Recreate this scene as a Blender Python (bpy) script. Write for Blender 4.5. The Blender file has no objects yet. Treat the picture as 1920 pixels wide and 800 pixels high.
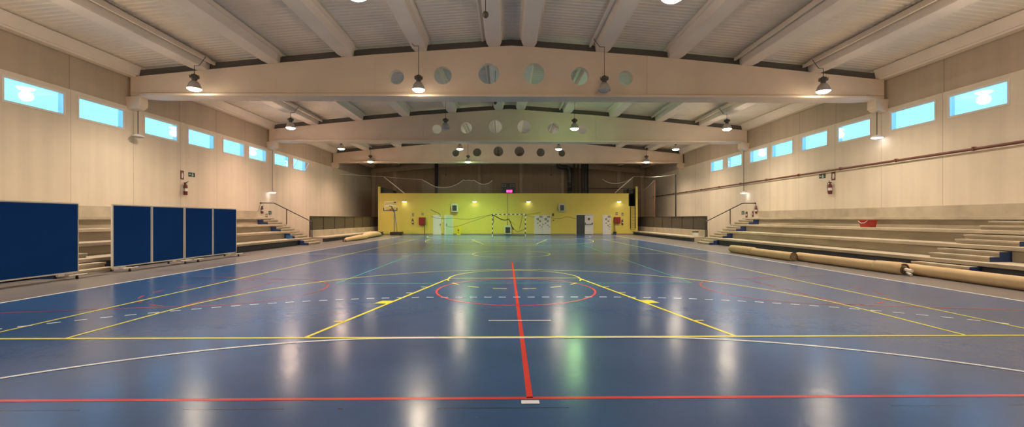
import bpy, bmesh, math, random
from mathutils import Vector, Matrix
random.seed(7)
PI = math.pi
SC = bpy.context.scene
COL = SC.collection

# ------------------------------------------------------------------ helpers
class MB:
    """collects simple solids into one mesh; several material slots possible"""
    def __init__(s): s.v = []; s.f = []; s.mi = []; s.cur = 0; s.sm = []; s.smooth = False
    def add(s, vs, fs):
        o = len(s.v); s.v += [tuple(p) for p in vs]
        for f in fs: s.f.append(tuple(i + o for i in f)); s.mi.append(s.cur); s.sm.append(s.smooth)
        return s
    def box(s, x0, x1, y0, y1, z0, z1):
        x0, x1 = min(x0, x1), max(x0, x1); y0, y1 = min(y0, y1), max(y0, y1); z0, z1 = min(z0, z1), max(z0, z1)
        return s.add([(x0,y0,z0),(x1,y0,z0),(x1,y1,z0),(x0,y1,z0),(x0,y0,z1),(x1,y0,z1),(x1,y1,z1),(x0,y1,z1)],
                     [(0,3,2,1),(4,5,6,7),(0,1,5,4),(1,2,6,5),(2,3,7,6),(3,0,4,7)])
    def bev(s, x0, x1, y0, y1, z0, z1, b=.01):
        """box with chamfered edges"""
        x0, x1 = min(x0, x1), max(x0, x1); y0, y1 = min(y0, y1), max(y0, y1); z0, z1 = min(z0, z1), max(z0, z1)
        bm = bmesh.new(); bmesh.ops.create_cube(bm, size=1)
        for v in bm.verts:
            v.co = Vector(((x0+x1)/2 + v.co.x*(x1-x0), (y0+y1)/2 + v.co.y*(y1-y0), (z0+z1)/2 + v.co.z*(z1-z0)))
        bmesh.ops.bevel(bm, geom=bm.edges[:], offset=b, segments=2, affect='EDGES', profile=.5)
        bm.verts.index_update()
        s.add([v.co[:] for v in bm.verts], [[v.index for v in f.verts] for f in bm.faces]); bm.free(); return s
    def prism(s, prof, a0, a1, axis='y'):
        """extrude a closed 2D profile along an axis. axis y: profile (x,z); x: (y,z); z: (x,y)"""
        n = len(prof)
        def P(p, a): return {'y': (p[0], a, p[1]), 'x': (a, p[0], p[1]), 'z': (p[0], p[1], a)}[axis]
        vs = [P(p, a0) for p in prof] + [P(p, a1) for p in prof]
        fs = [(i, (i+1) % n, n+(i+1) % n, n+i) for i in range(n)] + [tuple(range(n))[::-1], tuple(range(n, 2*n))]
        return s.add(vs, fs)
    def loft(s, rings, close=True, caps=True):
        n = len(rings[0]); vs = [p for r in rings for p in r]; fs = []
        for k in range(len(rings)-1):
            for i in range(n if close else n-1):
                j = (i+1) % n; fs.append((k*n+i, k*n+j, (k+1)*n+j, (k+1)*n+i))
        if caps: fs += [tuple(range(n))[::-1], tuple(range((len(rings)-1)*n, len(rings)*n))]
        return s.add(vs, fs)
    def tube(s, pts, r, n=8, caps=True):
        pts = [Vector(p) for p in pts]; rings = []
        t0 = (pts[1]-pts[0]).normalized()
        up = Vector((0,0,1)) if abs(t0.z) < .9 else Vector((1,0,0))
        u = t0.cross(up).normalized()
        for i, p in enumerate(pts):
            if i == 0: t = t0
            elif i == len(pts)-1: t = (pts[-1]-pts[-2]).normalized()
            else: t = ((pts[i]-pts[i-1]).normalized() + (pts[i+1]-pts[i]).normalized()).normalized()
            u = (u - t*u.dot(t)); u = u.normalized() if u.length > 1e-6 else t.orthogonal().normalized()
            w = t.cross(u); rr = r[i] if isinstance(r, (list, tuple)) else r
            rings.append([p + (u*math.cos(2*PI*k/n) + w*math.sin(2*PI*k/n))*rr for k in range(n)])
        return s.loft(rings, True, caps)
    def lathe(s, prof, c=(0,0,0), n=24, caps=False):
        rings = [[(c[0]+r*math.cos(2*PI*k/n), c[1]+r*math.sin(2*PI*k/n), c[2]+z) for k in range(n)] for r, z in prof]
        return s.loft(rings, True, caps)
    def cyl(s, c, r, h, n=20, axis='z'):
        d = {'z': (0,0,h), 'y': (0,h,0), 'x': (h,0,0)}[axis]
        return s.tube([c, (c[0]+d[0], c[1]+d[1], c[2]+d[2])], r, n)
    def ball(s, c, r, n=16, m=10, sc=(1,1,1)):
        rings = []
        for j in range(m+1):
            a = PI*j/m; rr = max(math.sin(a), .001)*r
            rings.append([(c[0]+rr*math.cos(2*PI*k/n)*sc[0], c[1]+rr*math.sin(2*PI*k/n)*sc[1], c[2]+math.cos(a)*r*sc[2]) for k in range(n)])
        return s.loft(rings, True, True)
    def build(s, name, mat, parent=None, loc=None):
        me = bpy.data.meshes.new(name); me.from_pydata(s.v, [], s.f)
        mats = mat if isinstance(mat, (list, tuple)) else [mat]
        for m in mats: me.materials.append(m)
        for p, mi, sm in zip(me.polygons, s.mi, s.sm): p.material_index = mi; p.use_smooth = sm
        bm = bmesh.new(); bm.from_mesh(me); bmesh.ops.recalc_face_normals(bm, faces=bm.faces[:]); bm.to_mesh(me); bm.free()
        o = bpy.data.objects.new(name, me); COL.objects.link(o)
        if parent: o.parent = parent
        if loc: o.location = loc
        return o

def tag(o, label=None, cat=None, group=None, kind=None):
    if label: o['label'] = label
    if cat: o['category'] = cat
    if group: o['group'] = group
    if kind: o['kind'] = kind
    return o
def empty(name, loc, label, cat, group=None, rz=0):
    o = bpy.data.objects.new(name, None); COL.objects.link(o); o.location = loc; o.rotation_euler = (0,0,rz)
    o.empty_display_size = .2
    return tag(o, label, cat, group)
def struct(o): o['kind'] = 'structure'; return o
def copy_tree(o, parent=None):
    c = o.copy(); COL.objects.link(c); c.parent = parent
    for ch in [x for x in o.children]: copy_tree(ch, c)
    return c

# ------------------------------------------------------------------ materials
def mat(name, col, rough=.6, metal=0., var=0., scale=3., bump=0., bscale=40., emit=None, estr=0., spec=.5, stretch=None, coat=0.):
    m = bpy.data.materials.new(name); m.use_nodes = True; nt = m.node_tree; N = nt.nodes; L = nt.links
    b = N['Principled BSDF']; b.inputs['Base Color'].default_value = (*col, 1); b.inputs['Roughness'].default_value = rough
    b.inputs['Metallic'].default_value = metal; b.inputs['Specular IOR Level'].default_value = spec
    b.inputs['Coat Weight'].default_value = coat
    tc = N.new('ShaderNodeTexCoord'); mp = N.new('ShaderNodeMapping'); L.new(tc.outputs['Object'], mp.inputs[0])
    if stretch: mp.inputs['Scale'].default_value = stretch
    nz = N.new('ShaderNodeTexNoise'); nz.inputs['Scale'].default_value = scale; nz.inputs['Detail'].default_value = 6; L.new(mp.outputs[0], nz.inputs['Vector'])
    if var:
        rp = N.new('ShaderNodeValToRGB'); rp.color_ramp.elements[0].position = .3; rp.color_ramp.elements[1].position = .7
        rp.color_ramp.elements[0].color = (*[c*(1-var) for c in col], 1); rp.color_ramp.elements[1].color = (*[min(1, c*(1+var)) for c in col], 1)
        L.new(nz.outputs['Fac'], rp.inputs[0]); L.new(rp.outputs[0], b.inputs['Base Color'])
    if bump:
        n2 = N.new('ShaderNodeTexNoise'); n2.inputs['Scale'].default_value = bscale; n2.inputs['Detail'].default_value = 4; L.new(mp.outputs[0], n2.inputs['Vector'])
        bp = N.new('ShaderNodeBump'); bp.inputs['Strength'].default_value = bump; bp.inputs['Distance'].default_value = .02
        L.new(n2.outputs['Fac'], bp.inputs['Height']); L.new(bp.outputs[0], b.inputs['Normal'])
    if emit:
        b.inputs['Emission Color'].default_value = (*emit, 1); b.inputs['Emission Strength'].default_value = estr
    m['b'] = 1
    return m

def wall_mat(name, col, seam=2.65, off=18.8, axis=1, dark=.72):
    """painted precast concrete panels: vertical joints, faint vertical weather streaks"""
    m = mat(name, col, .75, var=.05, scale=.6); nt = m.node_tree; N = nt.nodes; L = nt.links
    b = N['Principled BSDF']; src = b.inputs['Base Color'].links[0].from_socket
    tc = N.new('ShaderNodeTexCoord'); sp = N.new('ShaderNodeSeparateXYZ'); L.new(tc.outputs['Object'], sp.inputs[0])
    def M(op, a, bb=None):
        n = N.new('ShaderNodeMath'); n.operation = op
        for i, x in enumerate((a, bb)):
            if x is None: continue
            if isinstance(x, (int, float)): n.inputs[i].default_value = x
            else: L.new(x, n.inputs[i])
        return n.outputs[0]
    u = M('DIVIDE', M('SUBTRACT', sp.outputs[axis], off), seam)
    d = M('MULTIPLY', M('ABSOLUTE', M('SUBTRACT', M('FRACT', M('ADD', u, .5)), .5)), seam)
    line = M('LESS_THAN', d, .014)
    # streaks
    mp = N.new('ShaderNodeMapping'); mp.inputs['Scale'].default_value = (1.6, 1.6, .05) ; L.new(tc.outputs['Object'], mp.inputs[0])
    nz = N.new('ShaderNodeTexNoise'); nz.inputs['Scale'].default_value = 1.5; nz.inputs['Detail'].default_value = 5; L.new(mp.outputs[0], nz.inputs['Vector'])
    st = M('MULTIPLY', M('SUBTRACT', nz.outputs['Fac'], .5), .24)
    k = M('SUBTRACT', M('ADD', 1.0, st), M('MULTIPLY', line, 1-dark))
    mx = N.new('ShaderNodeVectorMath'); mx.operation = 'SCALE'; L.new(src, mx.inputs[0]); L.new(k, mx.inputs['Scale'])
    L.new(mx.outputs[0], b.inputs['Base Color'])
    return m

def floor_mat(name, col, rough, var=.12, seams=True, wear=True, spec=.5):
    m = bpy.data.materials.new(name); m.use_nodes = True; nt = m.node_tree; N = nt.nodes; L = nt.links
    b = N['Principled BSDF']; b.inputs['Specular IOR Level'].default_value = spec
    tc = N.new('ShaderNodeTexCoord')
    nz = N.new('ShaderNodeTexNoise'); nz.inputs['Scale'].default_value = .8; nz.inputs['Detail'].default_value = 8; L.new(tc.outputs['Object'], nz.inputs['Vector'])
    rp = N.new('ShaderNodeValToRGB'); e = rp.color_ramp.elements; e[0].position = .3; e[1].position = .7
    e[0].color = (*[c*(1-var) for c in col], 1); e[1].color = (*[c*(1+var) for c in col], 1); L.new(nz.outputs['Fac'], rp.inputs[0])
    out = rp.outputs[0]
    if seams:
        sp = N.new('ShaderNodeSeparateXYZ'); L.new(tc.outputs['Object'], sp.inputs[0])
        a = N.new('ShaderNodeMath'); a.operation = 'PINGPONG'; a.inputs[1].default_value = 2.0
        s0 = N.new('ShaderNodeMath'); s0.operation = 'SUBTRACT'; s0.inputs[1].default_value = 3.88; L.new(sp.outputs[1], s0.inputs[0])
        L.new(s0.outputs[0], a.inputs[0])
        lt = N.new('ShaderNodeMath'); lt.operation = 'LESS_THAN'; lt.inputs[1].default_value = .006; L.new(a.outputs[0], lt.inputs[0])
        n4 = N.new('ShaderNodeTexNoise'); n4.inputs['Scale'].default_value = .5; L.new(tc.outputs['Object'], n4.inputs['Vector'])
        gt = N.new('ShaderNodeMath'); gt.operation = 'GREATER_THAN'; gt.inputs[1].default_value = .5; L.new(n4.outputs['Fac'], gt.inputs[0])
        mu = N.new('ShaderNodeMath'); mu.operation = 'MULTIPLY'; L.new(lt.outputs[0], mu.inputs[0]); L.new(gt.outputs[0], mu.inputs[1])
        mx = N.new('ShaderNodeMixRGB'); mx.inputs[2].default_value = (.015,.02,.03,1); L.new(mu.outputs[0], mx.inputs[0]); L.new(out, mx.inputs[1]); out = mx.outputs[0]
    if wear:
        # small pale scuffs
        mp = N.new('ShaderNodeMapping'); mp.inputs['Scale'].default_value = (14, 60, 1); mp.inputs['Rotation'].default_value = (0,0,.15); L.new(tc.outputs['Object'], mp.inputs[0])
        n3 = N.new('ShaderNodeTexNoise'); n3.inputs['Scale'].default_value = 1.; n3.inputs['Detail'].default_value = 3; L.new(mp.outputs[0], n3.inputs['Vector'])
        r3 = N.new('ShaderNodeValToRGB'); r3.color_ramp.elements[0].position = .735; r3.color_ramp.elements[1].position = .76
        r3.color_ramp.elements[0].color = (0,0,0,1); r3.color_ramp.elements[1].color = (.35,.35,.35,1); L.new(n3.outputs['Fac'], r3.inputs[0])
        mx = N.new('ShaderNodeMixRGB'); mx.inputs[2].default_value = (.35,.38,.42,1); L.new(r3.outputs[0], mx.inputs[0]); L.new(out, mx.inputs[1]); out = mx.outputs[0]
    L.new(out, b.inputs['Base Color'])
    # roughness variation: large smears
    mp2 = N.new('ShaderNodeMapping'); mp2.inputs['Scale'].default_value = (.5, 2.2, 1); L.new(tc.outputs['Object'], mp2.inputs[0])
    nr = N.new('ShaderNodeTexNoise'); nr.inputs['Scale'].default_value = .7; nr.inputs['Detail'].default_value = 3; L.new(mp2.outputs[0], nr.inputs['Vector'])
    mr = N.new('ShaderNodeMapRange'); mr.inputs['From Min'].default_value = .3; mr.inputs['From Max'].default_value = .7
    mr.inputs['To Min'].default_value = rough*.92; mr.inputs['To Max'].default_value = rough*1.1
    L.new(nr.outputs['Fac'], mr.inputs['Value']); L.new(mr.outputs[0], b.inputs['Roughness'])
    # orange-peel of the poured coating
    nb = N.new('ShaderNodeTexNoise'); nb.inputs['Scale'].default_value = 9; nb.inputs['Detail'].default_value = 5; L.new(tc.outputs['Object'], nb.inputs['Vector'])
    bp = N.new('ShaderNodeBump'); bp.inputs['Strength'].default_value = .10; bp.inputs['Distance'].default_value = .02
    L.new(nb.outputs['Fac'], bp.inputs['Height']); L.new(bp.outputs[0], b.inputs['Normal'])
    return m

M = {}
M['floor'] = floor_mat('blue_sports_floor', (.037,.105,.275), .21, spec=.4)
M['apron'] = floor_mat('grey_floor_apron', (.20,.18,.175), .30, seams=False, wear=False, spec=.4)
M['white_line'] = floor_mat('white_line_paint', (.92,.97,1.0), .3, .05, False, False)
M['yellow_line'] = floor_mat('yellow_line_paint', (.95,.88,.05), .3, .05, False, False)
M['red_line'] = floor_mat('red_line_paint', (.75,.03,.025), .3, .08, False, False)
M['green_line'] = floor_mat('green_line_paint', (.08,.42,.34), .25, .1, False, False)
M['worn_red'] = floor_mat('worn_red_line_paint', (.42,.06,.06), .25, .4, False, False)
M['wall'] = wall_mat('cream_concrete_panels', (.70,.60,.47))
M['wall_up'] = wall_mat('shaded_upper_panels', (.46,.36,.26), dark=.6)  # same panels, shade above the lamps put into a darker colour
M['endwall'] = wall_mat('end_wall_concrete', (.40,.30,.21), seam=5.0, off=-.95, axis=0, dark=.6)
M['beam'] = mat('painted_concrete_beam', (.70,.56,.42), .7, var=.05, scale=.8)
M['purlin'] = mat('painted_concrete_joist', (.76,.65,.53), .7, var=.05, scale=.8)
M['deck'] = mat('corrugated_sheet', (.72,.63,.51), .55, var=.06, scale=.9)
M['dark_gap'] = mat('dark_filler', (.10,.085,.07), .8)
M['yellow_wall'] = mat('yellow_wall_paint', (.72,.60,.12), .55, var=.05, scale=.6)
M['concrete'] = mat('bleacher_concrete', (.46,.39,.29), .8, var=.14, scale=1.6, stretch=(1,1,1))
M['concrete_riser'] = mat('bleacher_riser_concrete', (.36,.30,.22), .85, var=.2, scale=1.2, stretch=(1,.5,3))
M['dark_riser'] = mat('dark_painted_riser', (.045,.045,.052), .7, var=.1)
M['navy'] = mat('navy_paint', (.015,.035,.12), .6)
M['screen_blue'] = mat('blue_screen_board', (.005,.045,.20), .8, var=.04, scale=1, spec=.1)
M['white_metal'] = mat('white_painted_metal', (.72,.66,.58), .4)
M['white'] = mat('white_paint', (.76,.74,.70), .45)
M['grey_metal'] = mat('grey_metal', (.33,.33,.33), .4, .6)
M['dark_metal'] = mat('dark_painted_metal', (.045,.035,.035), .45, .2)
M['black'] = mat('black_paint', (.02,.02,.022), .4)
M['darkblue_pipe'] = mat('dark_blue_pipe', (.02,.018,.035), .5)
M['housing'] = mat('lamp_housing', (.10,.085,.06), .5, .3)
M['reflector'] = mat('lamp_reflector', (.50,.47,.43), .35, .5)
M['lens_off'] = mat('lamp_glass_unlit', (.35,.34,.33), .2)
M['lens_on'] = mat('lamp_glass_lit', (.9,.9,.9), .4, emit=(1,.86,.66), estr=30)
M['lens_green'] = mat('lamp_glass_green', (.9,.9,.9), .4, emit=(.55,1,.45), estr=22)
M['lens_white'] = mat('lamp_glass_cool', (.9,.9,.9), .4, emit=(.95,.95,1), estr=5)
M['mat_beige'] = mat('beige_rolled_mat', (.60,.43,.24), .75, var=.07, scale=2.5, bump=.15, bscale=6)
M['mat_edge'] = mat('dark_mat_edge', (.06,.04,.035), .8)
M['red'] = mat('red_paint', (.27,.018,.015), .4)
M['ext_red'] = mat('dark_red_cylinder', (.14,.018,.016), .4)
M['red_dark'] = mat('brown_red_pipe', (.16,.055,.035), .5)
M['red_plastic'] = mat('red_plastic', (.38,.03,.02), .4)
M['blue_plastic'] = mat('blue_plastic', (.02,.17,.50), .4)
M['yellow_plastic'] = mat('yellow_plastic', (.85,.65,.02), .4)
M['olive'] = mat('olive_sticker', (.13,.12,.04), .6)
M['sticker_yellow'] = mat('pale_yellow_sticker', (.55,.5,.16), .6)
M['sign_green'] = mat('green_sign', (.015,.06,.03), .5)
M['sign_red'] = mat('red_sign', (.14,.045,.02), .5)
M['net'] = mat('white_net_cord', (.9,.9,.75), .8)
M['dark_net'] = mat('dark_green_net_cord', (.07,.065,.03), .8)
M['rope'] = mat('pale_rope', (.9,.82,.68), .8)
M['side_net'] = mat('brown_net_cord', (.34,.25,.17), .8)
M['pilaster'] = mat('end_wall_pilaster_concrete', (.52,.41,.30), .8, var=.05)
M['railpanel'] = mat('smoked_panel', (.085,.068,.058), .4)
M['duct'] = mat('spiral_duct_metal', (.10,.105,.105), .4, .6, var=.3, scale=6, stretch=(.2,.2,6))
M['heater'] = mat('heater_casing', (.62,.62,.50), .5)
M['led'] = mat('pink_led_digits', (.2,.01,.05), .5, emit=(1,.05,.28), estr=7)
M['door_green'] = mat('pale_green_door', (.52,.66,.52), .5)
M['door_dark'] = mat('doorway_shade_panel', (.05,.065,.055), .5)  # shade of the open doorway put into a flat dark panel
def glass():
    m = bpy.data.materials.new('window_glass'); m.use_nodes = True; N = m.node_tree.nodes; L = m.node_tree.links
    for n in list(N): N.remove(n)
    o = N.new('ShaderNodeOutputMaterial'); t = N.new('ShaderNodeBsdfTransparent'); g = N.new('ShaderNodeBsdfGlossy'); x = N.new('ShaderNodeMixShader')
    t.inputs[0].default_value = (.93,.97,1,1); g.inputs['Roughness'].default_value = .05; x.inputs[0].default_value = .06
    L.new(t.outputs[0], x.inputs[1]); L.new(g.outputs[0], x.inputs[2]); L.new(x.outputs[0], o.inputs[0]); return m
M['glass'] = glass()

# ------------------------------------------------------------------ key sizes (metres)
XW = 16.3                                    # side walls
BEAMS = [8.1, 18.7, 29.3, 39.9]              # main roof beams
YN, YE = -4.0, 51.2                          # near wall, end wall
YY = 44.4                                    # face of the yellow wall
PTS = [(0,9.08),(.75,9.04),(6,8.66),(10.2,8.27),(13.2,7.97),(16.3,7.65)]
def top(x):
    x = abs(x)
    for (a,za),(b,zb) in zip(PTS, PTS[1:]):
        if x <= b: return za+(zb-za)*(x-a)/(b-a)
    return PTS[-1][1]
DECK = .46

# ------------------------------------------------------------------ floor
fl = MB().box(-10.05, 10.05, YN, YE, -.2, 0).build('floor', M['floor']); struct(fl)
tag(fl, 'glossy blue sports hall floor with painted court lines', 'floor')
ap = MB().box(-16.4, -10.05, YN, YE, -.2, 0).box(10.05, 16.4, YN, YE, -.2, 0).build('floor_edge', M['apron'], fl)

class Lines(MB):
    z = .002
    def ln(s, p, q, w=.05):
        p, q = Vector(p), Vector(q); d = (q-p).normalized(); n = Vector((-d.y, d.x))*w/2
        a = [p-n, q-n, q+n, p+n]
        return s.add([(v.x, v.y, s.z) for v in a], [(0,1,2,3)])
    def arc(s, c, r, a0, a1, w=.05, n=64):
        a0, a1 = math.radians(a0), math.radians(a1); vs = []
        for i in range(n+1):
            a = a0+(a1-a0)*i/n
            for rr in (r-w/2, r+w/2): vs.append((c[0]+rr*math.cos(a), c[1]+rr*math.sin(a), s.z))
        return s.add(vs, [(2*i, 2*i+1, 2*i+3, 2*i+2) for i in range(n)])
    def dash_arc(s, c, r, a0, a1, dash, gap, w=.05, phase=0.):
        d, g = math.degrees(dash/r), math.degrees(gap/r); a = a0+math.degrees(phase/r)
        while a < a1:
            s.arc(c, r, a, min(a+d, a1), w, 6); a += d+g
def mirror_y(y): return 40-y
# volleyball (green)
g = Lines(); g.z = .0015
for y in (11., 29.): g.ln((-4.5,y),(4.5,y))
for x in (-4.5, 4.5): g.ln((x,11),(x,29))
for y in (17., 23.): g.ln((-4.5,y),(4.5,y))
g.build('volleyball_lines', M['green_line'], fl)
# cross-wise red court
r = Lines(); r.z = .002
r.ln((-9,4.08),(9,4.08),.05); r.ln((0,4.08),(0,16.3),.058)
r.arc((0,10.03), 1.8, 0, 360, .05, 96)
r.build('red_cross_court_lines', M['red_line'], fl)
r = Lines(); r.z = .0018
for sx in (-1, 1):
    a0, a1 = (-90, 90) if sx < 0 else (90, 270)
    r.arc((sx*6.25,10.03), 1.8, a0, a1, .05, 60)
    r.dash_arc((sx*6.25,10.03), 1.8, a1, a1+180, .35, .35)
    r.ln((sx*6.25,8.23),(sx*6.25,11.8))
    r.ln((sx*6.25,8.23),(sx*9.0,7.7)); r.ln((sx*6.25,11.8),(sx*9.0,12.4))
r.build('worn_red_free_throw_lines', M['worn_red'], fl)
# basketball (yellow)
y = Lines(); y.z = .003
for sx in (-1,1): y.ln((sx*7.5,6.07),(sx*7.5,33.95))
for k in (0,1):
    m = (lambda v: v) if k == 0 else mirror_y
    sg = 1 if k == 0 else -1
    y.ln((-10,m(6.08)),(10,m(6.08)),.06)
    for sx in (-1,1):
        y.ln((sx*2.97,m(6.1)),(sx*1.77,m(11.93)),.06)
        y.ln((sx*6.22,m(6.1)),(sx*6.22,m(7.65)))
        for t in (.155,.42,.60,.74):      # rebound marks on the key
            px, py = sx*(2.97-1.2*t), m(6.1+5.83*t)
            if t == .42: y.add([(px,py-.13,.0031),(px+sx*.30,py-.10,.0031),(px+sx*.22,py+.17,.0031),(px-sx*.06,py+.16,.0031)],[(0,1,2,3)])
            else: y.ln((px,py),(px+sx*.17,py+.01))
    y.ln((-1.8,m(11.93)),(1.8,m(11.93)))
    y.arc((0,m(11.93)), 1.8, 0, 180*sg, .05)
    if k == 0: y.dash_arc((0,11.93), 1.8, 186, 354, .33, .37, .05)
    y.arc((0,m(7.65)), 6.22, 0, 180*sg, .05, 120)
y.arc((0,20.07), 1.8, 0, 360, .05, 80)
y.build('basketball_lines', M['yellow_line'], fl)
# handball (white)
w = Lines(); w.z = .004
for sx in (-1,1): w.ln((sx*10,-.2),(sx*10,40.0),.075)
w.ln((-10,20.07),(10,20.07)); w.ln((-10,40),(10,40)); w.ln((-10,0),(10,0))
for k in (0,1):
    m = (lambda v: v) if k == 0 else mirror_y
    sg = 1 if k == 0 else -1
    w.ln((-1.5,m(6.05)),(1.5,m(6.05)),.055)
    for sx in (-1,1):
        w.arc((sx*1.5,m(0.05)), 6, 0 if sx > 0 else 180*sg, 90*sg, .055, 60)
        R = 9.03; n = 42
        amax = math.degrees(math.acos(8.5/R)) if True else 0
        d = math.degrees(.15/R); a = 90-d*1.5
        while a > amax:
            aa, bb = (a, a-d) if sx > 0 else (180-a, 180-a+d)
            w.arc((sx*1.5,m(0.05)), R, aa*sg, bb*sg, .05, 2); a -= 2*d
    x = -1.5+.0
    for i in range(-5,6): w.ln((i*.3-.075,m(9.08)),(i*.3+.075,m(9.08)))
    w.ln((-.5,m(7.04)),(.5,m(7.04)),.045); w.ln((-.08,m(3.99)),(.08,m(3.99)),.07)
w.build('handball_lines', M['white_line'], fl)

# ------------------------------------------------------------------ side walls and windows
offs = [.65, 3.25, 5.92, 8.32]
WIN = [8.1+offs[0], 8.1+offs[1]] + [8.1+offs[2], 8.1+offs[3]] + [18.7+o for o in offs] + [29.3+o for o in offs[:2]]
WW = 1.92; Z0, Z1 = 5.40, 6.21
def side_wall(sx):
    name = 'wall_left' if sx < 0 else 'wall_right'
    lo = MB(); T = .25
    X0, X1 = sx*XW, sx*(XW+T)
    lo.box(X0, X1, YN, YE, -.2, Z0); lo.box(X0, X1, YN, YE, Z1, 6.40)
    ys = [YN] + [v for w0 in WIN for v in (w0, w0+WW)] + [YE]
    for a, b in zip(ys[0::2], ys[1::2]): lo.box(X0, X1, a, b, Z0, Z1)
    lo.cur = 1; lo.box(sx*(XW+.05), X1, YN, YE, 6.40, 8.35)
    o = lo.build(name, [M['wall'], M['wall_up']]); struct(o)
    tag(o, ('left' if sx < 0 else 'right')+' side wall of cream concrete panels', 'wall')
side_wall(-1); side_wall(1)
wn = 0
for sx in (-1, 1):
    for i, y0 in enumerate(WIN):
        wn += 1
        fr = MB(); xi, xo = sx*(XW-.02), sx*(XW+.10); y1 = y0+WW; t = .03
        opened = (sx < 0 and i == len(WIN)-1)
        fr.box(xi, xo, y0-.03, y0+t, Z0-.03, Z1+.03).box(xi, xo, y1-t, y1+.03, Z0-.03, Z1+.03)
        fr.box(xi, xo, y0+t, y1-t, Z0-.03, Z0+t).box(xi, xo, y0+t, y1-t, Z1-t, Z1+.03)
        f = fr.build('window_%d' % wn, M['white_metal']); struct(f)
        tag(f, 'high rectangular window in the %s wall' % ('left' if sx < 0 else 'right'), 'window')
        # sash, hinged at the bottom
        s = MB(); g_ = MB(); H = Z1-Z0-2*t; Wd = WW-2*t; q = .02
        s.box(-.02,.02,0,Wd,0,q).box(-.02,.02,0,Wd,H-q,H).box(-.02,.02,0,q,q,H-q).box(-.02,.02,Wd-q,Wd,q,H-q)
        so = s.build('sash', M['white_metal'], f); so.location = (sx*(XW+.015), y0+t, Z0+t)
        go = g_.box(-.004,.004,q,Wd-q,q,H-q).build('pane', M['glass'], so)
        if opened:
            so.rotation_euler = (0, math.radians(28), 0)

# ends
nw = MB().box(-16.55, 16.55, YN-.25, YN, -.2, 9.7).build('wall_near', M['wall']); struct(nw); tag(nw, 'cream wall behind the camera', 'wall')
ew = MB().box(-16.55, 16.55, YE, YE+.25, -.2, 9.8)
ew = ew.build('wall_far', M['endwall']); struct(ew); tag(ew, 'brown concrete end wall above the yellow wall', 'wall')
pil = MB()
for x in (-16.0,-13.5,-8.4,-3.45,1.5,6.45,13.2,16.0): pil.box(x-.19, x+.19, YE-.18, YE, 0, top(x)-.35)
pil.prism([(-16.3,7.0),(0,8.4),(16.3,7.0),(16.3,7.55),(0,8.95),(-16.3,7.55)], YE-.32, YE)
pil = pil.build('pilasters', M['pilaster'], ew)

# ------------------------------------------------------------------ ceiling: corrugated decking
dk = MB(); xs = [-16.5,-13.2,-10.2,-7.05,-3.9,-.75,.75,3.9,7.05,10.2,13.2,16.5]
prof = []; yy = YN-.2; P = .22
while yy < YE+.2:
    prof += [(yy,0),(yy+.10,0),(yy+.13,.025),(yy+.19,.025)]; yy += P
rings = []
for x in xs:
    z = (top(x) if abs(x) < 16.3 else 7.62)+DECK
    rings.append([(x, a, z+b) for a, b in prof])
dk.loft(rings, False, False)
dko = dk.build('ceiling', M['deck']); struct(dko); tag(dko, 'corrugated sheet roof deck', 'ceiling')
rf = MB().prism([(-16.9,7.75+DECK),(0,9.30+DECK),(16.9,7.75+DECK),(16.9,8.0+DECK),(0,9.6+DECK),(-16.9,8.0+DECK)], YN-.5, YE+.5).build('roof_skin', M['dark_gap'], dko)

# ------------------------------------------------------------------ main beams with round holes
ordinal = ['just overhead, nearest of all the roof beams', 'with six round holes, largest and closest one in view', 'with six round holes, middle one of three in view', 'with six round holes, farthest one above the yellow wall']
def beam_mesh():
    cu = bpy.data.curves.new('beam_outline', 'CURVE'); cu.dimensions = '2D'; cu.fill_mode = 'BOTH'; cu.extrude = .14
    def poly(pts):
        sp = cu.splines.new('POLY'); sp.points.add(len(pts)-1)
        for p, q in zip(sp.points, pts): p.co = (q[0], q[1], 0, 1)
        sp.use_cyclic_u = True
    up = [(x, top(x)) for x in (16.22,14,12,10.2,8,6,4,2.5,1.2,.5,0,-.5,-1.2,-2.5,-4,-6,-8,-10.2,-12,-14,-16.22)]
    poly([(-16.22,6.85),(16.22,6.85)]+up)
    for x, z, rr in ((.98,7.88,.455),(2.95,7.79,.385),(4.93,7.71,.315)):
        for sx in (-1,1): poly([(sx*x+rr*math.cos(2*PI*k/48), z+rr*math.sin(2*PI*k/48)) for k in range(48)])
    ob = bpy.data.objects.new('beam_outline', cu); COL.objects.link(ob)
    dg = bpy.context.evaluated_depsgraph_get(); me = bpy.data.meshes.new_from_object(ob.evaluated_get(dg))
    bpy.data.objects.remove(ob); bpy.data.curves.remove(cu)
    me.transform(Matrix.Rotation(PI/2, 4, 'X')); me.materials.clear(); me.materials.append(M['beam'])
    return me
web = beam_mesh(); web.name = 'beam_web'
fb = MB()
fb.prism([(-16.2,-.14),(-15.2,-.42),(15.2,-.42),(16.2,-.14),(16.2,.14),(15.2,.42),(-15.2,.42),(-16.2,.14)], 6.81, 6.89, 'z')
st = MB()   # thickened end blocks of the web
for sx in (-1,1):
    pts = [(sx*5.85,7.0)] + [(sx*16.21,7.0)] + [(sx*x, top(x)-.003) for x in (16.2,14,12,10.2,8,5.85)]
    st.prism(pts, -.155, .155)
cs = MB()
cxs = (-16.2,-13.2,-10.2,-6,-.75,0,.75,6,10.2,13.2,16.2)
cs.prism([(x, top(x)) for x in cxs]+[(x, top(x)+.30) for x in cxs[::-1]], -.05, .05)
proto = None
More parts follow.
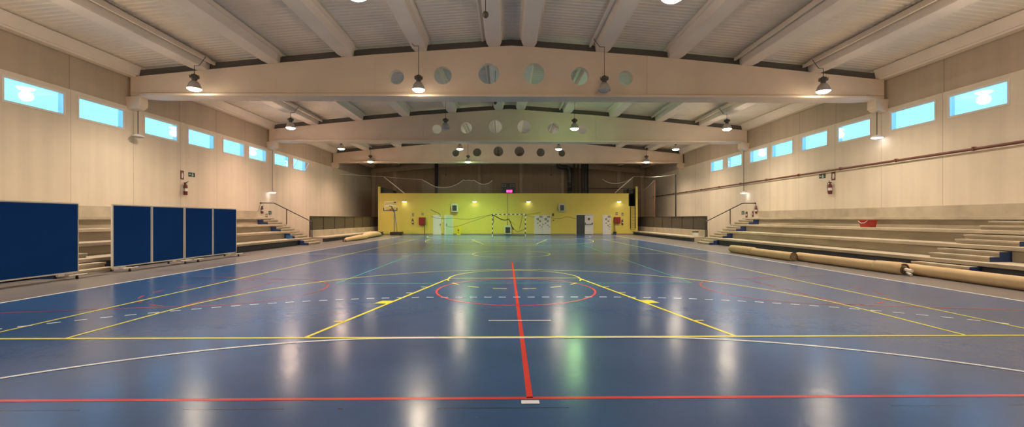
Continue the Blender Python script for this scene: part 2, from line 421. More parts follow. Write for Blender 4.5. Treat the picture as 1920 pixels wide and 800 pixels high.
for i, yb in enumerate(BEAMS):
    if proto is None:
        b = empty('roof_beam', (0,yb,0), '', 'beam', 'long concrete roof beams across the hall')
        wo = bpy.data.objects.new('web', web); COL.objects.link(wo); wo.parent = b
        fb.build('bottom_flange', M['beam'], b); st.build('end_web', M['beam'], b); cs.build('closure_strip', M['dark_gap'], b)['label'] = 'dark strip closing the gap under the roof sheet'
        proto = b
    else: b = copy_tree(proto); b.location.y = yb
    b['label'] = 'long pale concrete roof beam ' + ordinal[i]
# corbels on the walls under the beam ends
for i, yb in enumerate(BEAMS):
    for sx in (-1,1):
        m = MB(); m.prism([(sx*XW,6.27),(sx*15.92,6.33),(sx*15.78,6.45),(sx*15.78,6.81),(sx*(XW+.06),6.81)], yb-.22, yb+.22)
        o = m.build('beam_corbel', M['beam'])
        tag(o, 'small concrete corbel on the %s wall under the %s roof beam' % ('left' if sx < 0 else 'right', ['overhead near','closest holed','middle holed','farthest holed'][i]), 'corbel', 'corbels under the beam ends')

# ------------------------------------------------------------------ joists between the beams
PX = [-13.2,-10.2,-7.05,-3.9,-.75,.75,3.9,7.05,10.2,13.2]
BAYS = [(8.1,18.7),(18.7,29.3),(29.3,39.9),(39.9,YE)]
bayn = ['before the closest holed beam','between closest and middle holed beams','between middle and farthest holed beams','behind the farthest holed beam']
xn = ['first from the left wall','second from the left wall','third from the left wall','fourth from the left wall','just left of the roof ridge',
      'just right of the roof ridge','fourth from the right wall','third from the right wall','second from the right wall','first from the right wall']
TR = {-13.2:1, -.75:-1, 3.9:-1, 10.2:-1, 13.2:-1}
def joist_mesh(L_):
    m = MB()
    def ring(y, wb, wt): return [(-wb/2,y,0),(wb/2,y,0),(wb/2+.02,y,.05),(wt/2,y,.30),(wt/2+.06,y,.31),(wt/2+.06,y,.46),(-wt/2-.06,y,.46),(-wt/2-.06,y,.31),(-wt/2,y,.30),(-wb/2-.02,y,.05)]
    m.loft([ring(.02,.46,.56), ring(.12,.46,.58), ring(.45,.60,.74), ring(L_-.45,.60,.74), ring(L_-.12,.46,.58), ring(L_-.02,.46,.56)])
    return m
protos = {}
for bi, (y0, y1) in enumerate(BAYS):
    for xi, x in enumerate(PX):
        L_ = round(y1-y0,2)
        if L_ not in protos:
            protos[L_] = joist_mesh(L_).build('roof_joist', M['purlin']); o = protos[L_]
        else:
            o = protos[L_].copy(); COL.objects.link(o)
        o.location = (x, y0, top(x)); 
        tag(o, 'concrete joist %s, %s' % (xn[xi], bayn[bi]), 'roof joist', 'concrete roof joists')
        if x in TR:
            s = TR[x]; c = MB(); c.box(s*.46, s*.54, .1, L_-.1, .22, .31)
            c.build('cable_trunking', M['purlin'], o)
    for sx in (-1,1):
        e = MB(); X = sx*XW
        e.prism([(X,7.66),(sx*16.0,7.66),(sx*15.98,7.72),(sx*15.92,7.72),(sx*15.84,8.12),(X,8.09)], y0+.02, y1-.02)
        o = e.build('eaves_joist', M['purlin'])
        tag(o, 'concrete eaves joist on the %s wall, %s' % ('left' if sx < 0 else 'right', bayn[bi]), 'roof joist', 'eaves joists along the walls')

# ------------------------------------------------------------------ pendant lamps
def lamp_proto():
    root = empty('pendant_lamp', (0,0,0), '', 'lamp', 'pendant lamps under the roof')
    h = MB(); h.smooth = True
    h.lathe([(.03,.62),(.05,.60),(.11,.57),(.155,.50),(.165,.44),(.12,.44),(.10,.43),(.095,.36),(.06,.33)], n=20, caps=True)
    h.smooth = False
    for k in range(8):
        a = k*PI/4; c, s = math.cos(a), math.sin(a)
        h.tube([(.12*c,.12*s,.44),(.165*c,.165*s,.455),(.165*c,.165*s,.56)], .012, 5)
    h.build('gear_housing', M['housing'], root)
    r = MB(); r.smooth = True
    r.lathe([(.06,.34),(.09,.33),(.15,.28),(.205,.20),(.24,.10),(.255,.02),(.27,0),(.262,-.004),(.247,.02),(.23,.10),(.195,.19),(.14,.27),(.05,.325)], n=32)
    r.build('reflector', M['reflector'], root)
    return root
LP0 = lamp_proto()
LP = copy_tree(LP0)
def lens(parent, m):
    l = MB(); l.smooth = True; l.lathe([(.248,.015),(.225,-.03),(.16,-.07),(.08,-.088),(.01,-.092)], n=32, caps=True).build('lens', m, parent)
WARM = (1,.83,.64)
K_SPOT, K_PT = 1500., 105.
def lights(root, col, k=1., z=-.13, fill=100):
    l = bpy.data.lights.new('lamp_light', 'SPOT'); l.energy = K_SPOT*k; l.color = col; l.spot_size = math.radians(152); l.spot_blend = 1.; l.shadow_soft_size = .16
    o = bpy.data.objects.new('lamp_light', l); COL.objects.link(o); o.parent = root; o.location = (0,0,z)
    l = bpy.data.lights.new('ceiling_fill', 'POINT'); l.energy = fill*k; l.color = col; l.shadow_soft_size = .2  # added point fill that lifts ceiling and beams, beyond the lamp's own downlight
    o = bpy.data.objects.new('ceiling_fill', l); COL.objects.link(o); o.parent = root; o.location = (0,0,-.32)
first = True
FILL = [190, 22, 100, 100, 14, 50]
rows = [(10.5, 6.99), (17.75, 6.92), (25.5, 6.98), (33.2, 7.02), (39.15, 6.83), (2.9, 6.99)]  # last row is unseen, added to light the near ceiling and first beam
rown = ['in the row overhead','in front of the closest holed beam','in front of the middle holed beam','between the middle and farthest holed beams','against the farthest holed beam','in the added row behind the camera']
coln = {-13.2:'by the left wall', -3.9:'left of the hall centre', 3.9:'right of the hall centre', 13.2:'by the right wall'}
GREEN = (.52,1.,.38)
for ri, (yl, zl) in enumerate(rows):
    for x in (-13.2,-3.9,3.9,13.2):
        if ri == 4 and x == 3.9: continue
        state = 'warm'
        if (ri, x) in ((1,3.9),(2,-3.9)): state = 'off'
        if (ri, x) in ((2,3.9),(4,-3.9)): state = 'green'
        if (ri, x) == (0,3.9): state = 'warm'
        root = LP if first else copy_tree(LP0)
        X = x*(.955 if ri == 4 else .98)
        root.location = (X, yl, zl); 
        root['label'] = {'warm':'lit white','off':'unlit grey','green':'lit greenish'}[state] + ' pendant lamp ' + coln[x] + ' ' + rown[ri]
        first = False
        # suspension conduit: up, short sideways run, up to the joist
        dz = top(x)-zl; jog = .32*(1 if x == -13.2 else -1)
        c = MB()
        if ri != 4: c.tube([(0,0,.60),(0,0,dz-.10),(jog*.6,0,dz-.10),(jog+.14*(1 if jog>0 else -1),0,dz+.26)], .013, 6)
        else: c.tube([(0,0,.60),(0,0,dz+.02)], .013, 6)
        root_c = c.build('conduit', M['dark_metal'], root)
        if state == 'off': lens(root, M['lens_off'])
        elif state == 'green': lens(root, M['lens_green']); lights(root, GREEN, 1.0 if ri == 2 else 1.9, fill=FILL[ri])
        else: lens(root, M['lens_on']); lights(root, WARM if x > -13 or ri in (0,1,5) else (1,.70,.54), .22 if ri == 5 else .8 if ri == 0 else 1., fill=FILL[ri])
for ch in list(LP0.children): bpy.data.objects.remove(ch)
bpy.data.objects.remove(LP0)

# small hanging bells by the ridge
for i, (X, Y, Z, zt) in enumerate([(-.78,11.75,7.15,9.05),(-.78,21.6,7.45,9.05),(-6.95,47.5,6.5,8.9),(4.75,47.5,6.5,9.0)]):
    m = MB(); m.tube([(0,0,.07),(0,0,zt-Z)], .012, 6); b = MB(); b.smooth = True; b.ball((0,0,0), .085, sc=(1,1,1.1))
    root = empty('hanging_detector', (X,Y,Z), ['round grey detector hanging on a cord from the ridge joist overhead','round grey detector hanging on a cord behind the closest holed beam',
        'small dark detector hanging left of centre before the brown end wall','small dark detector hanging right of centre before the brown end wall'][i], 'detector', 'detectors hanging from the roof')
    m.build('cord', M['dark_metal'], root); b.build('head', M['housing'], root)

# wall lamps hanging on conduits at the columns
def bulkhead(name, loc, label, lit, drop, col=(1,.86,.70), k=.3, group='small wall lamps on the side walls', normal=(0,-1)):
    root = empty(name, loc, label, 'lamp', group)
    h = MB(); h.smooth = True
    h.lathe([(.03,.10),(.10,.085),(.20,.03),(.235,-.005),(.22,-.02)], n=24)
    h.build('shade', M['white_metal'] , root)
    l = MB(); l.smooth = True; l.lathe([(.222,-.012),(.17,-.05),(.08,-.07),(.01,-.075)], n=24, caps=True).build('lens', M['lens_white'] if lit else M['lens_off'], root)
    if drop: MB().tube([(0,0,.08),(0,0,drop)], .018, 6).build('conduit', M['housing'], root)
    else: MB().tube([(0,0,.08),(0,0,.13),(-normal[0]*.28,-normal[1]*.28,.13)], .02, 6).build('bracket', M['white_metal'], root)
    if lit:
        L_ = bpy.data.lights.new('lamp_light', 'SPOT'); L_.energy = 6*k; L_.color = col; L_.spot_size = math.radians(165); L_.spot_blend = .4; L_.shadow_soft_size = .12
        o = bpy.data.objects.new('lamp_light', L_); COL.objects.link(o); o.parent = root; o.location = (0,0,-.10)
    return root
bulkhead('wall_lamp', (-16.02,18.7,5.16), 'unlit lamp on a long conduit below the closest beam end on the left wall', False, 1.1)
bulkhead('wall_lamp', (16.02,18.7,5.20), 'lit lamp on a long conduit below the closest beam end on the right wall', True, 1.1)
bulkhead('wall_lamp', (-16.02,29.2,3.42), 'lit lamp low on the left wall above the far stair handrail', True, 2.85)
bulkhead('wall_lamp', (16.02,29.2,3.42), 'lit lamp low on the right wall above the far stair handrail', True, 2.85)
for x, lb in ((-10.7,'left end of the yellow wall above the basketball hoop side'),(-3.51,'middle of the yellow wall left of the goal'),(2.05,'middle of the yellow wall right of the goal'),(11.41,'right end of the yellow wall near the ladder')):
    bulkhead('yellow_wall_lamp', (x,YY-.28,3.42), 'small lit lamp on the '+lb, True, 0, (1,.84,.62), .42, 'lamps on the yellow wall')

# ------------------------------------------------------------------ bleachers
RX = [12.95,13.8,14.65,15.45]; RZ = [.42,.85,1.28,1.71]
FS = (26.7,28.4); NS = (11.95,13.66)
def bleacher(sx):
    side = 'left' if sx < 0 else 'right'
    root = empty('concrete_bleacher', (sx*14.6,0,0), 'long four tier concrete bleacher along the %s wall' % side, 'bleacher', 'concrete bleachers')
    root_off = -sx*14.6
    y0, y1 = -3.9, FS[1]
    for i, (x, z) in enumerate(zip(RX, RZ)):
        xe = RX[i+1]+.12 if i < 3 else XW-.02
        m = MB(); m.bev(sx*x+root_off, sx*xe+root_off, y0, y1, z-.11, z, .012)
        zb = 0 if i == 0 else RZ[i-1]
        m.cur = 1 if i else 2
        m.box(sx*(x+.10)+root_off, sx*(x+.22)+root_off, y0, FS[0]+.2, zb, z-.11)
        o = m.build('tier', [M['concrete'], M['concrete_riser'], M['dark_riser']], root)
        if i == 0: o['label'] = 'lowest tier with dark painted riser'
    # solid body under tiers at the far end
    m = MB()
    for i, (x, z) in enumerate(zip(RX, RZ)):
        m.box(sx*(x+.22)+root_off, sx*(RX[i+1]+.1 if i < 3 else XW-.02)+root_off, FS[1]-.14, FS[1]-.01, 0, z-.11)
    m.build('end_wall', M['concrete_riser'], root)
    m = MB(); m.bev(sx*16.12+root_off, sx*(XW-.01)+root_off, y0, 27.7, RZ[3], 2.13, .01)
    m.build('back_parapet', M['concrete'], root)
    return root
bleacher(-1); bleacher(1)
def stairs(sx, ys, label, lowest=True):
    root = empty('bleacher_stairs', (sx*14.2,(ys[0]+ys[1])/2,0), label, 'stairs', 'concrete steps up the bleachers')
    ox, oy = -sx*14.2, -(ys[0]+ys[1])/2
    a, b = ys
    for i, (x, z) in enumerate(zip(RX, RZ)):
        zb = 0 if i == 0 else RZ[i-1]
        for k in (1, 2):
            zt = zb + .143*k; xf = x - (.56 if k == 1 else .28) + .02
            m = MB(); m.bev(sx*xf+ox, sx*(x+.10)+ox, a+oy, b+oy, zt-.06, zt, .008)
            lo = zb if k == 1 else zb+.143
            m.box(sx*(xf+.04)+ox, sx*(x+.10)+ox, a+.01+oy, b-.01+oy, lo, zt-.05)
            m.build('step', M['concrete'], root)
        # painted cheeks at both ends
        for yy_ in (a-.02,):
            m = MB()
            xa, xb_, xc = x-.52, x-.24, x+.10
            pts = [(sx*xa+ox,zb+.003),(sx*xc+ox,zb+.003),(sx*xc+ox,zb+.286),(sx*xb_+ox,zb+.286),(sx*xb_+ox,zb+.143),(sx*xa+ox,zb+.143)]
            m.prism(pts, yy_+oy, yy_+.02+oy)
            c = m.build('painted_side', M['navy'], root); c['label'] = 'navy blue painted side of the steps'
    return root
stairs(1, NS, 'near concrete steps up the right bleacher beside the rolled mats')
stairs(1, FS, 'far concrete steps at the end of the right bleacher under the handrail')
stairs(-1, NS, 'near concrete steps up the left bleacher behind the blue screens')
stairs(-1, FS, 'far concrete steps at the end of the left bleacher under the handrail')
def handrail(sx):
    side = 'left' if sx < 0 else 'right'
    Y = 28.25
    root = empty('stair_handrail', (sx*12.93,Y,0), 'dark steel handrail beside the far steps of the %s bleacher' % side, 'handrail', 'stair handrails')
    def p(x,z): return (sx*(x-12.93),0,z)
    MB().tube([p(12.93,1.40),p(12.95,1.44),p(15.35,2.64),p(15.45,2.66),p(16.28,2.66)], .032, 8).build('rail', M['dark_metal'], root)
    MB().tube([p(12.93,.42),p(12.93,1.42)], .03, 8).build('post', M['dark_metal'], root)
    MB().tube([p(14.58,1.28-.43+.43),p(14.58,2.24)], .03, 8).build('post', M['dark_metal'], root)
    m = MB(); m.cyl((sx*(16.22-12.93),0,2.66), .055, sx*.06, 12, 'x'); m.tube([p(16.26,2.64),(sx*(16.27-12.93),-.5,1.75)], .01, 5)
    m.build('wall_fixing', M['dark_metal'], root)
handrail(-1); handrail(1)

# far low benches with back wall and smoked railing
def bench(sx):
    side = 'left' if sx < 0 else 'right'
    y0, y1 = 30.5, 47.5
    root = empty('spectator_bench', (sx*13.5,y0,0), 'low concrete bench against the %s wall end near the yellow wall' % side, 'bench', 'low concrete benches')
    X = lambda x: sx*(x-13.5)
    m = MB(); m.bev(X(12.9), X(13.95), 0, YY-y0-.02, .25, .36, .012); m.build('seat_slab', M['concrete'], root)
    m = MB(); m.box(X(13.02), X(13.2), .05, YY-y0-.02, 0, .25); m.build('plinth', M['dark_riser'], root)
    m = MB(); m.bev(X(13.95), X(14.12), -.1, y1-y0, 0, .82, .012); m.box(X(13.2),X(13.95),-.02,.12,0,.25); m.build('backrest', M['concrete'], root)
    r = empty('glazed_railing', (sx*14.03,y0,.82), 'dark framed railing with smoked panels on the %s bench back' % side, 'railing', 'smoked panel railings')
    ys = [0,2.05,4.15,6.3,8.5,10.8,13.2,15.6,17.]
    f = MB(); f.box(-.03,.03,-.1,17,.96,1.01); f.box(-.02,.02,-.1,17,.0,.03); f.build('rail', M['dark_metal'], r)
    for yy_ in ys: MB().box(-.03,.03,yy_-.03 if yy_ else -.1,yy_+.03,-.0,.96).build('post', M['dark_metal'], r)
    for a, b in zip(ys, ys[1:]): MB().box(-.006,.006,a+.03,b-.03,.03,.96).build('panel', M['railpanel'], r)
    MB().box(-.03,.03,-.16,-.1,-.82,1.01).build('end_post', M['dark_metal'], r)
bench(-1); bench(1)

# ------------------------------------------------------------------ mobile blue screens (left)
def screen(ya, yb, label, mid=True, tilt=0.):
    W_ = yb-ya
    root = empty('folding_screen', (-12.2,ya,0), label, 'screen', 'blue mobile screens')
    zb, zt = .14, 2.07
    for k, (a, b) in enumerate(((0,W_/2-.012),(W_/2+.012,W_)) if mid else ((0,W_),)):
        p = MB(); p.box(-.015,.02,a+.03,b-.03,zb+.03,zt-.03); p.build('panel', M['screen_blue'], root)
        f = MB(); t = .035 if mid else .018
        f.box(-.022,.028,a,a+t,zb,zt).box(-.022,.028,b-t,b,zb,zt).box(-.022,.028,a+t,b-t,zb,zb+.035).box(-.022,.028,a+t,b-t,zt-.035,zt)
        f.build('frame', M['white_metal'], root)
    for yy_ in (.25, W_-.35):
        f = MB(); f.box(-.30,.36,yy_-.03,yy_+.03,.10,.14)
        f.tube([(.36,yy_-.25,.12),(.40,yy_,.12),(.36,yy_+.25,.12)], .018, 6); f.box(-.03,.03,yy_-.2,yy_+.2,.08,.14)
        ft = f.build('foot', M['white_metal'], root)
        for xx in (-.27,.33):
            c = MB(); c.cyl((xx,yy_-.015,.035), .035, .03, 12, 'y'); c.box(xx-.012,xx+.012,yy_-.025,yy_+.025,.035,.10); c.build('caster', M['black'], ft)
screen(9.15, 12.28, 'large plain blue screen cut by the left edge of the picture', mid=False)
screen(13.30, 16.18, 'blue two panel screen with white frame, left one of the joined pair')
screen(16.22, 19.25, 'blue two panel screen with white frame, right one of the joined pair')

# ------------------------------------------------------------------ rolled mats
def roll(a, b, r, label, name='rolled_mat', end='spiral', overlap=None, wob=.01, seg=18):
    a, b = Vector((*a, r)), Vector((*b, r)); d = (b-a); L_ = d.length; ang = math.atan2(d.y, d.x)
    root = empty(name, a, label, 'rolled mat', 'rolled floor mats', rz=ang)
    m = MB(); m.smooth = True; rings = []; n = 32
    rr = random.Random(len(label))
    for i in range(seg+1):
        x = L_*i/seg; s = 1+wob*rr.uniform(-1,1); fl_ = 1.0
        ring = []
        for k in range(n):
            t = 2*PI*k/n
            q = r*s*(1+ .05*math.exp(-((t-2.2)/.25)**2))
            zz = q*math.sin(t); zz = max(zz, -r+.002)
            ring.append((x, q*math.cos(t)*1.02, zz))
        rings.append(ring)
    m.loft(rings, True, False); m.build('roll', M['mat_beige'], root)
    for x0, sgn in ((0,-1),(L_,1)):
        e = MB(); pts = []
        for k in range(100):
            t = k/99*6*PI; q = r*.985*(1-k/99*.85)
            pts.append((x0+sgn*(.005+.03*k/99), q*math.cos(t+1), q*math.sin(t+1)))
        e.tube(pts, .010, 5); e.build('edge_spiral', M['mat_edge'], root)
        c = MB(); c.smooth = True; c.lathe([(r*.98,0),(r*.5,-.10),(r*.02,-.12)], n=24)
        c.v = [(x0-sgn*.002+sgn*p[2]*(.3), p[0], p[1]) for p in c.v]; c.build('roll_end', M['mat_beige'], root)
    if overlap:
        o = MB(); o.smooth = True; rings = []
        for i in range(9):
            x = overlap[0]+(overlap[1]-overlap[0])*i/8; q0 = r*1.13*(1-.10*(i/8)**3)
            rings.append([(x, q0*math.cos(t)*1.0, max(q0*math.sin(t)+.012,-r+.003)) for t in [2*PI*k/24 for k in range(24)]])
        o.loft(rings, True, True); o.build('loose_wrap', M['mat_beige'], root)
    return root
roll((10.84,16.5),(10.80,20.9), .165, 'beige rolled floor mat at the far end of the row beside the right bleacher', overlap=(2.6,4.45))
roll((11.34,12.45),(11.20,16.75), .162, 'beige rolled floor mat in the middle of the row beside the right bleacher', overlap=(.0,.9))
roll((11.46,7.4),(11.68,13.0), .158, 'beige rolled floor mat cut by the right edge of the picture')
m = MB()   # strap ends poking from the middle roll
root = empty('mat_core_tube', (11.32,12.27,.17), 'pale cardboard tube ends poking out between two rolled mats', 'tube')
MB().tube([(0,.12,0),(-.02,-.10,-.02)], .045, 10).build('tube_end', M['rope'], root); MB().tube([(-.02,.05,-.08),(-.10,-.16,-.12)], .035, 10).build('tube_end', M['white'], root)
def slack_roll(pts, rads, label):
    root = empty('slumped_mat', (*pts[0][:2],0), label, 'rolled mat', 'slumped rolled mats')
    m = MB(); m.smooth = True; P0 = Vector((*pts[0][:2],0)); rings = []; n = 22
    for i, (p, r) in enumerate(zip(pts, rads)):
        t = (Vector(pts[min(i+1,len(pts)-1)])-Vector(pts[max(i-1,0)])).normalized(); s = Vector((t.y,-t.x,0)).normalized()
        c = Vector(p)-P0
        rings.append([c + s*(r*1.5*math.cos(2*PI*k/n)) + Vector((0,0,max(r*(1+.0)*math.sin(2*PI*k/n), -r+.001)+r)) for k in range(n)])
    m.loft(rings); m.build('mat', M['mat_beige'], root)
    e = MB(); c = Vector(pts[0])-P0; r = rads[0]
    e.tube([c+Vector((r*1.45*math.cos(t), -.02, r+r*.95*math.sin(t))) for t in [2*PI*k/20 for k in range(21)]], .02, 5); e.build('mat_edge', M['mat_edge'], root)
slack_roll([(-11.75,30.7,0),(-11.7,31.2,0),(-11.65,32.2,0),(-11.6,33.5,0),(-11.65,34.6,0),(-11.75,35.3,0)], [.08,.15,.17,.20,.19,.12], 'nearer slumped beige mat on the floor before the left bench')
slack_roll([(-12.0,35.6,0),(-12.0,36.3,0),(-12.05,37.5,0),(-12.2,39.2,0),(-12.4,41.0,0),(-12.5,42.0,0)], [.14,.24,.27,.25,.18,.08], 'farther slumped beige mat on the floor before the left bench')

# ------------------------------------------------------------------ yellow wall and the low block behind it
def wx(px): return (px-949.6)/18.08-.21
def wz(py): return 1.63+(410-py)/18.08
yw = MB()
TOP = 4.28
yw.box(-13.25, 12.47, YY, YY+.2, 0, TOP)
yw.box(12.47, 13.3, YY, YY+.2, 0, 2.95)
yw.box(-13.47,-13.25, YY, YY+.2, 0, 4.95); yw.box(13.22,13.42, YY, YY+.2, 2.95, 5.0); yw.box(13.3,13.42,YY,YY+.2,0,2.95)
yo = yw.build('wall_inner', M['yellow_wall']); struct(yo); tag(yo, 'low yellow wall across the far end of the hall', 'wall')
MB().box(-13.47,13.42,YY-.012,YY,0,.10).build('skirting', M['grey_metal'], yo)
sd = MB().box(-13.47,-13.3,YY+.2,YE-.35,0,4.28).box(13.25,13.42,YY+.2,YE-.35,0,2.95).box(-13.3,12.3,YY+.2,YE-.35,4.08,4.2).box(12.3,12.47,YY+.2,YE-.35,0,4.2)
sdo = sd.build('trim_2', M['endwall']); struct(sdo); tag(sdo, 'roof slab and side walls of the low block behind the yellow wall', 'trim')
lp = MB().box(12.47,13.22,YY+.02,YY+2.2,2.87,2.95).box(12.5,13.2,YY+2.0,YY+2.1,2.95,4.8).box(13.18,13.22,YY+.2,YY+2.1,2.95,4.8).box(12.50,12.55,YY+.2,YY+2.1,2.95,4.75)
lp = lp.build('loading_platform', M['black']); tag(lp, 'black platform recess above the ladder at the right end of the yellow wall', 'platform')
sh = MB().prism([(wx(712),4.28),(wx(736),4.28),(wx(734),4.62),(wx(712),4.95)], YY+.6, YY+2.0)
sh = sh.build('rooftop_box', M['black']); tag(sh, 'black sloped box on top of the yellow wall at its left end', 'box')

dn = 0
def door(x0, x1, z1, m, label, y=YY, fm='white', n=None):
    global dn
    dn += 1
    f = MB(); t = .05
    f.box(x0-t,x0,y-.05,y,0,z1+t).box(x1,x1+t,y-.05,y,0,z1+t).box(x0,x1,y-.05,y,z1,z1+t)
    o = f.build('door_%d' % dn, M[fm]); struct(o); tag(o, label, 'door')
    MB().box(x0,x1,y-.035,y-.001,.01,z1).build('leaf', m, o)
    return o
d = door(wx(813), wx(826.5), 1.97, M['white'], 'plain white door left of the pale green door')
MB().box(wx(825.4),wx(826.4),YY-.09,YY-.035,.92,1.12).build('handle', M['black'], d)
d = door(wx(836.5), wx(848.2), 1.97, M['door_green'], 'pale green door beside a bright white jamb')
MB().box(wx(836.8),wx(837.8),YY-.09,YY-.035,.92,1.12).build('handle', M['black'], d)
MB().box(wx(833.4),wx(836.2),YY-.12,YY-.05,0,2.03).build('jamb', M['white'], d)
MB().box(wx(836.5),wx(848.2),YY-.045,YY-.035,.84,.86).build('rail', M['white'], d)
def stickers(par, base, sc, items, y):
    for (px, py, s) in items:
        X, Z = wx(base[0]+px/sc), wz(base[1]+py/sc); h = s/sc/18.08/2*1.05
        m = MB(); m.box(X-h,X+h,y-.004,y,Z-h,Z+h); o = m.build('sticker', M['olive'], par)
        if s/sc > 1.6: MB().box(X-h*.45,X+h*.45,y-.007,y-.004,Z-h*.45,Z+h*.45).build('sticker_centre', M['sticker_yellow'], o)
d = door(wx(1002), wx(1031.3), 1.95, M['white'], 'wide white door with square stickers right of the goal')
MB().box(wx(1016.5),wx(1016.9),YY-.04,YY-.035,.01,1.95).build('leaf_joint', M['grey_metal'], d)
for a, b in ((1010.7,1016.2),(1025.5,1031)): MB().box(wx(a),wx(b),YY-.045,YY-.036,wz(408),wz(403.9)).build('vent', M['grey_metal'], d)
stickers(d, (900,330), 6.67, [(720,537,26),(748,562,22),(818,537,26),(845,562,22),(720,587,14),(748,615,14),(785,602,14),(818,587,14),(845,615,14),(768,632,9),(865,632,10),(760,650,7),(855,650,7),(805,600,6)], YY-.036)
MB().box(wx(1001.3),wx(1032),YY-.08,YY-.036,0,.05).build('threshold', M['black'], d)
d = door(wx(1080.5), wx(1111.2), 2.03, M['door_dark'], 'double door with a dark opening and a white push bar leaf')
MB().box(wx(1080.5),wx(1082.6),YY-.045,YY-.036,0,2.02).build('dark_edge', M['dark_metal'], d)
lf = MB().box(wx(1096),wx(1111),YY-.09,YY-.036,.04,2.0).build('white_leaf', M['white'], d)
m = MB(); m.cyl((wx(1103.7),YY-.10,wz(410.3)), .13, .01, 24, 'y'); m.build('round_sign', M['olive'], lf)  # flat round sign on the white leaf
m = MB(); m.tube([(wx(1097),YY-.17,wz(420.2)),(wx(1110),YY-.17,wz(420.2))], .02, 8)
m.box(wx(1096.6),wx(1097.6),YY-.18,YY-.09,wz(420.8),wz(417)).box(wx(1109.4),wx(1110.6),YY-.18,YY-.09,wz(420.8),wz(417)); m.build('push_bar', M['black'], lf)
d = door(wx(1130.5), wx(1145), 1.98, M['white'], 'white door with square stickers beside the right hose cabinet')
MB().box(wx(1139.3),wx(1144.9),YY-.045,YY-.036,wz(407.8),wz(403)).build('vent', M['grey_metal'], d)
stickers(d, (1060,380), 11.43, [(873,350,38),(920,392,34),(873,435,24),(915,485,26),(955,460,20),(952,510,20),(938,348,12),(930,530,11),(950,555,11),(935,575,11)], YY-.036)

# fan heaters
def heater(px0, px1, py0, py1, label, depth=.45, shaped=True):
    X0, X1, Za, Zb = wx(px0), wx(px1), wz(py1), wz(py0)
    root = empty('fan_heater', ((X0+X1)/2,YY,Za), label, 'heater', 'wall fan heaters')
    w_, h_ = X1-X0, Zb-Za
    m = MB(); m.bev(-w_/2,w_/2,-depth,0,0,h_,.02); m.build('casing', M['heater'], root)
    g_ = MB(); g_.box(-w_*.34,w_*.34,-depth-.012,-depth,h_*.12,h_*.80)
    gr = g_.build('grille', M['black'], root)
    s = MB()
    for k in range(7): z = h_*(.16+.1*k*.95); s.box(-w_*.33,w_*.33,-depth-.018,-depth-.012,z,z+.012)
    s.build('slats', M['grey_metal'], gr)
    if shaped: MB().tube([(-w_/2+.05,-.03,.2),(-w_/2-.12,-.03,.2),(-w_/2-.12,-.03,.45)], .02, 6).build('pipe', M['housing'], root)
heater(847.2,859,382,397,'grey fan heater high on the wall above the pale green door')
heater(1047,1058,381.5,396.3,'grey fan heater high on the wall right of the goal')
heater(945.3,958.3,422.3,438.3,'grey fan heater standing low behind the goal', .3, False)

# hose cabinets, extinguishers, small signs
def cabinet(px0, px1, py0, py1, pipe_px, label, to=0.02):
    X0, X1, Za, Zb = wx(px0), wx(px1), wz(py1), wz(py0)
    root = empty('hose_cabinet', ((X0+X1)/2,YY,Za), label, 'cabinet', 'red fire hose cabinets'); w_, h_ = X1-X0, Zb-Za
    MB().bev(-w_/2,w_/2,-.22,0,0,h_,.01).build('body', M['red'], root)
    MB().box(-w_/2+.04,w_/2-.04,-.235,-.22,.04,h_-.04).build('door', M['red'], root)
    xp = wx(pipe_px)-(X0+X1)/2
    MB().tube([(xp,-.27,h_*.9),(xp,-.27,to-Za)], .04, 10).build('supply_pipe', M['red_dark'], root)
cabinet(786.3,798.3,407.2,421.5,797.3,'red fire hose cabinet on the left half of the yellow wall')
cabinet(1151,1162.6,406.7,418.2,1151.6,'red fire hose cabinet on the right end of the yellow wall', .30)
def extinguisher(loc, rz, label, s=1.):
    root = empty('fire_extinguisher', loc, label, 'fire extinguisher', 'fire extinguishers', rz)
    m = MB(); m.smooth = True; m.lathe([(.01,0),(.07,.005),(.075,.03),(.075,.38),(.06,.44),(.03,.47),(.02,.50)], c=(0,-.09,0), n=20); m.build('cylinder', M['ext_red'], root)
    MB().box(-.02,.02,-.15,-.03,.50,.54).tube([(0,-.12,.54),(.06,-.18,.60)], .012, 6).build('valve', M['black'], root)
    MB().tube([(0,-.1,.52),(-.10,-.12,.50),(-.13,-.12,.36),(-.09,-.12,.15),(-.085,-.12,.08)], .012, 6).build('hose', M['black'], root)
    MB().cyl((0,-.09,.16), .077, .12, 20).build('label_band', M['white'], root)
    MB().box(-.03,.03,-.03,0,.10,.40).build('bracket', M['grey_metal'], root)
    root.scale = (s,s,s)
extinguisher((-16.3,21.65,2.82), PI/2, 'red fire extinguisher high on the left wall above the blue screens', 1.15)
extinguisher((16.3,21.65,2.88), -PI/2, 'red fire extinguisher high on the right wall below the pipe', 1.15)
extinguisher((wx(774.6),YY,wz(420)), 0, 'red fire extinguisher on the yellow wall left of the hose cabinet')
extinguisher((wx(1167),YY,wz(421)), 0, 'red fire extinguisher on the yellow wall near the ladder')
extinguisher((-16.3,28.35,1.98), PI/2, 'fire extinguisher on the left wall behind the far handrail', .9)
extinguisher((16.3,28.1,1.98), -PI/2, 'fire extinguisher on the right wall behind the far handrail', .9)
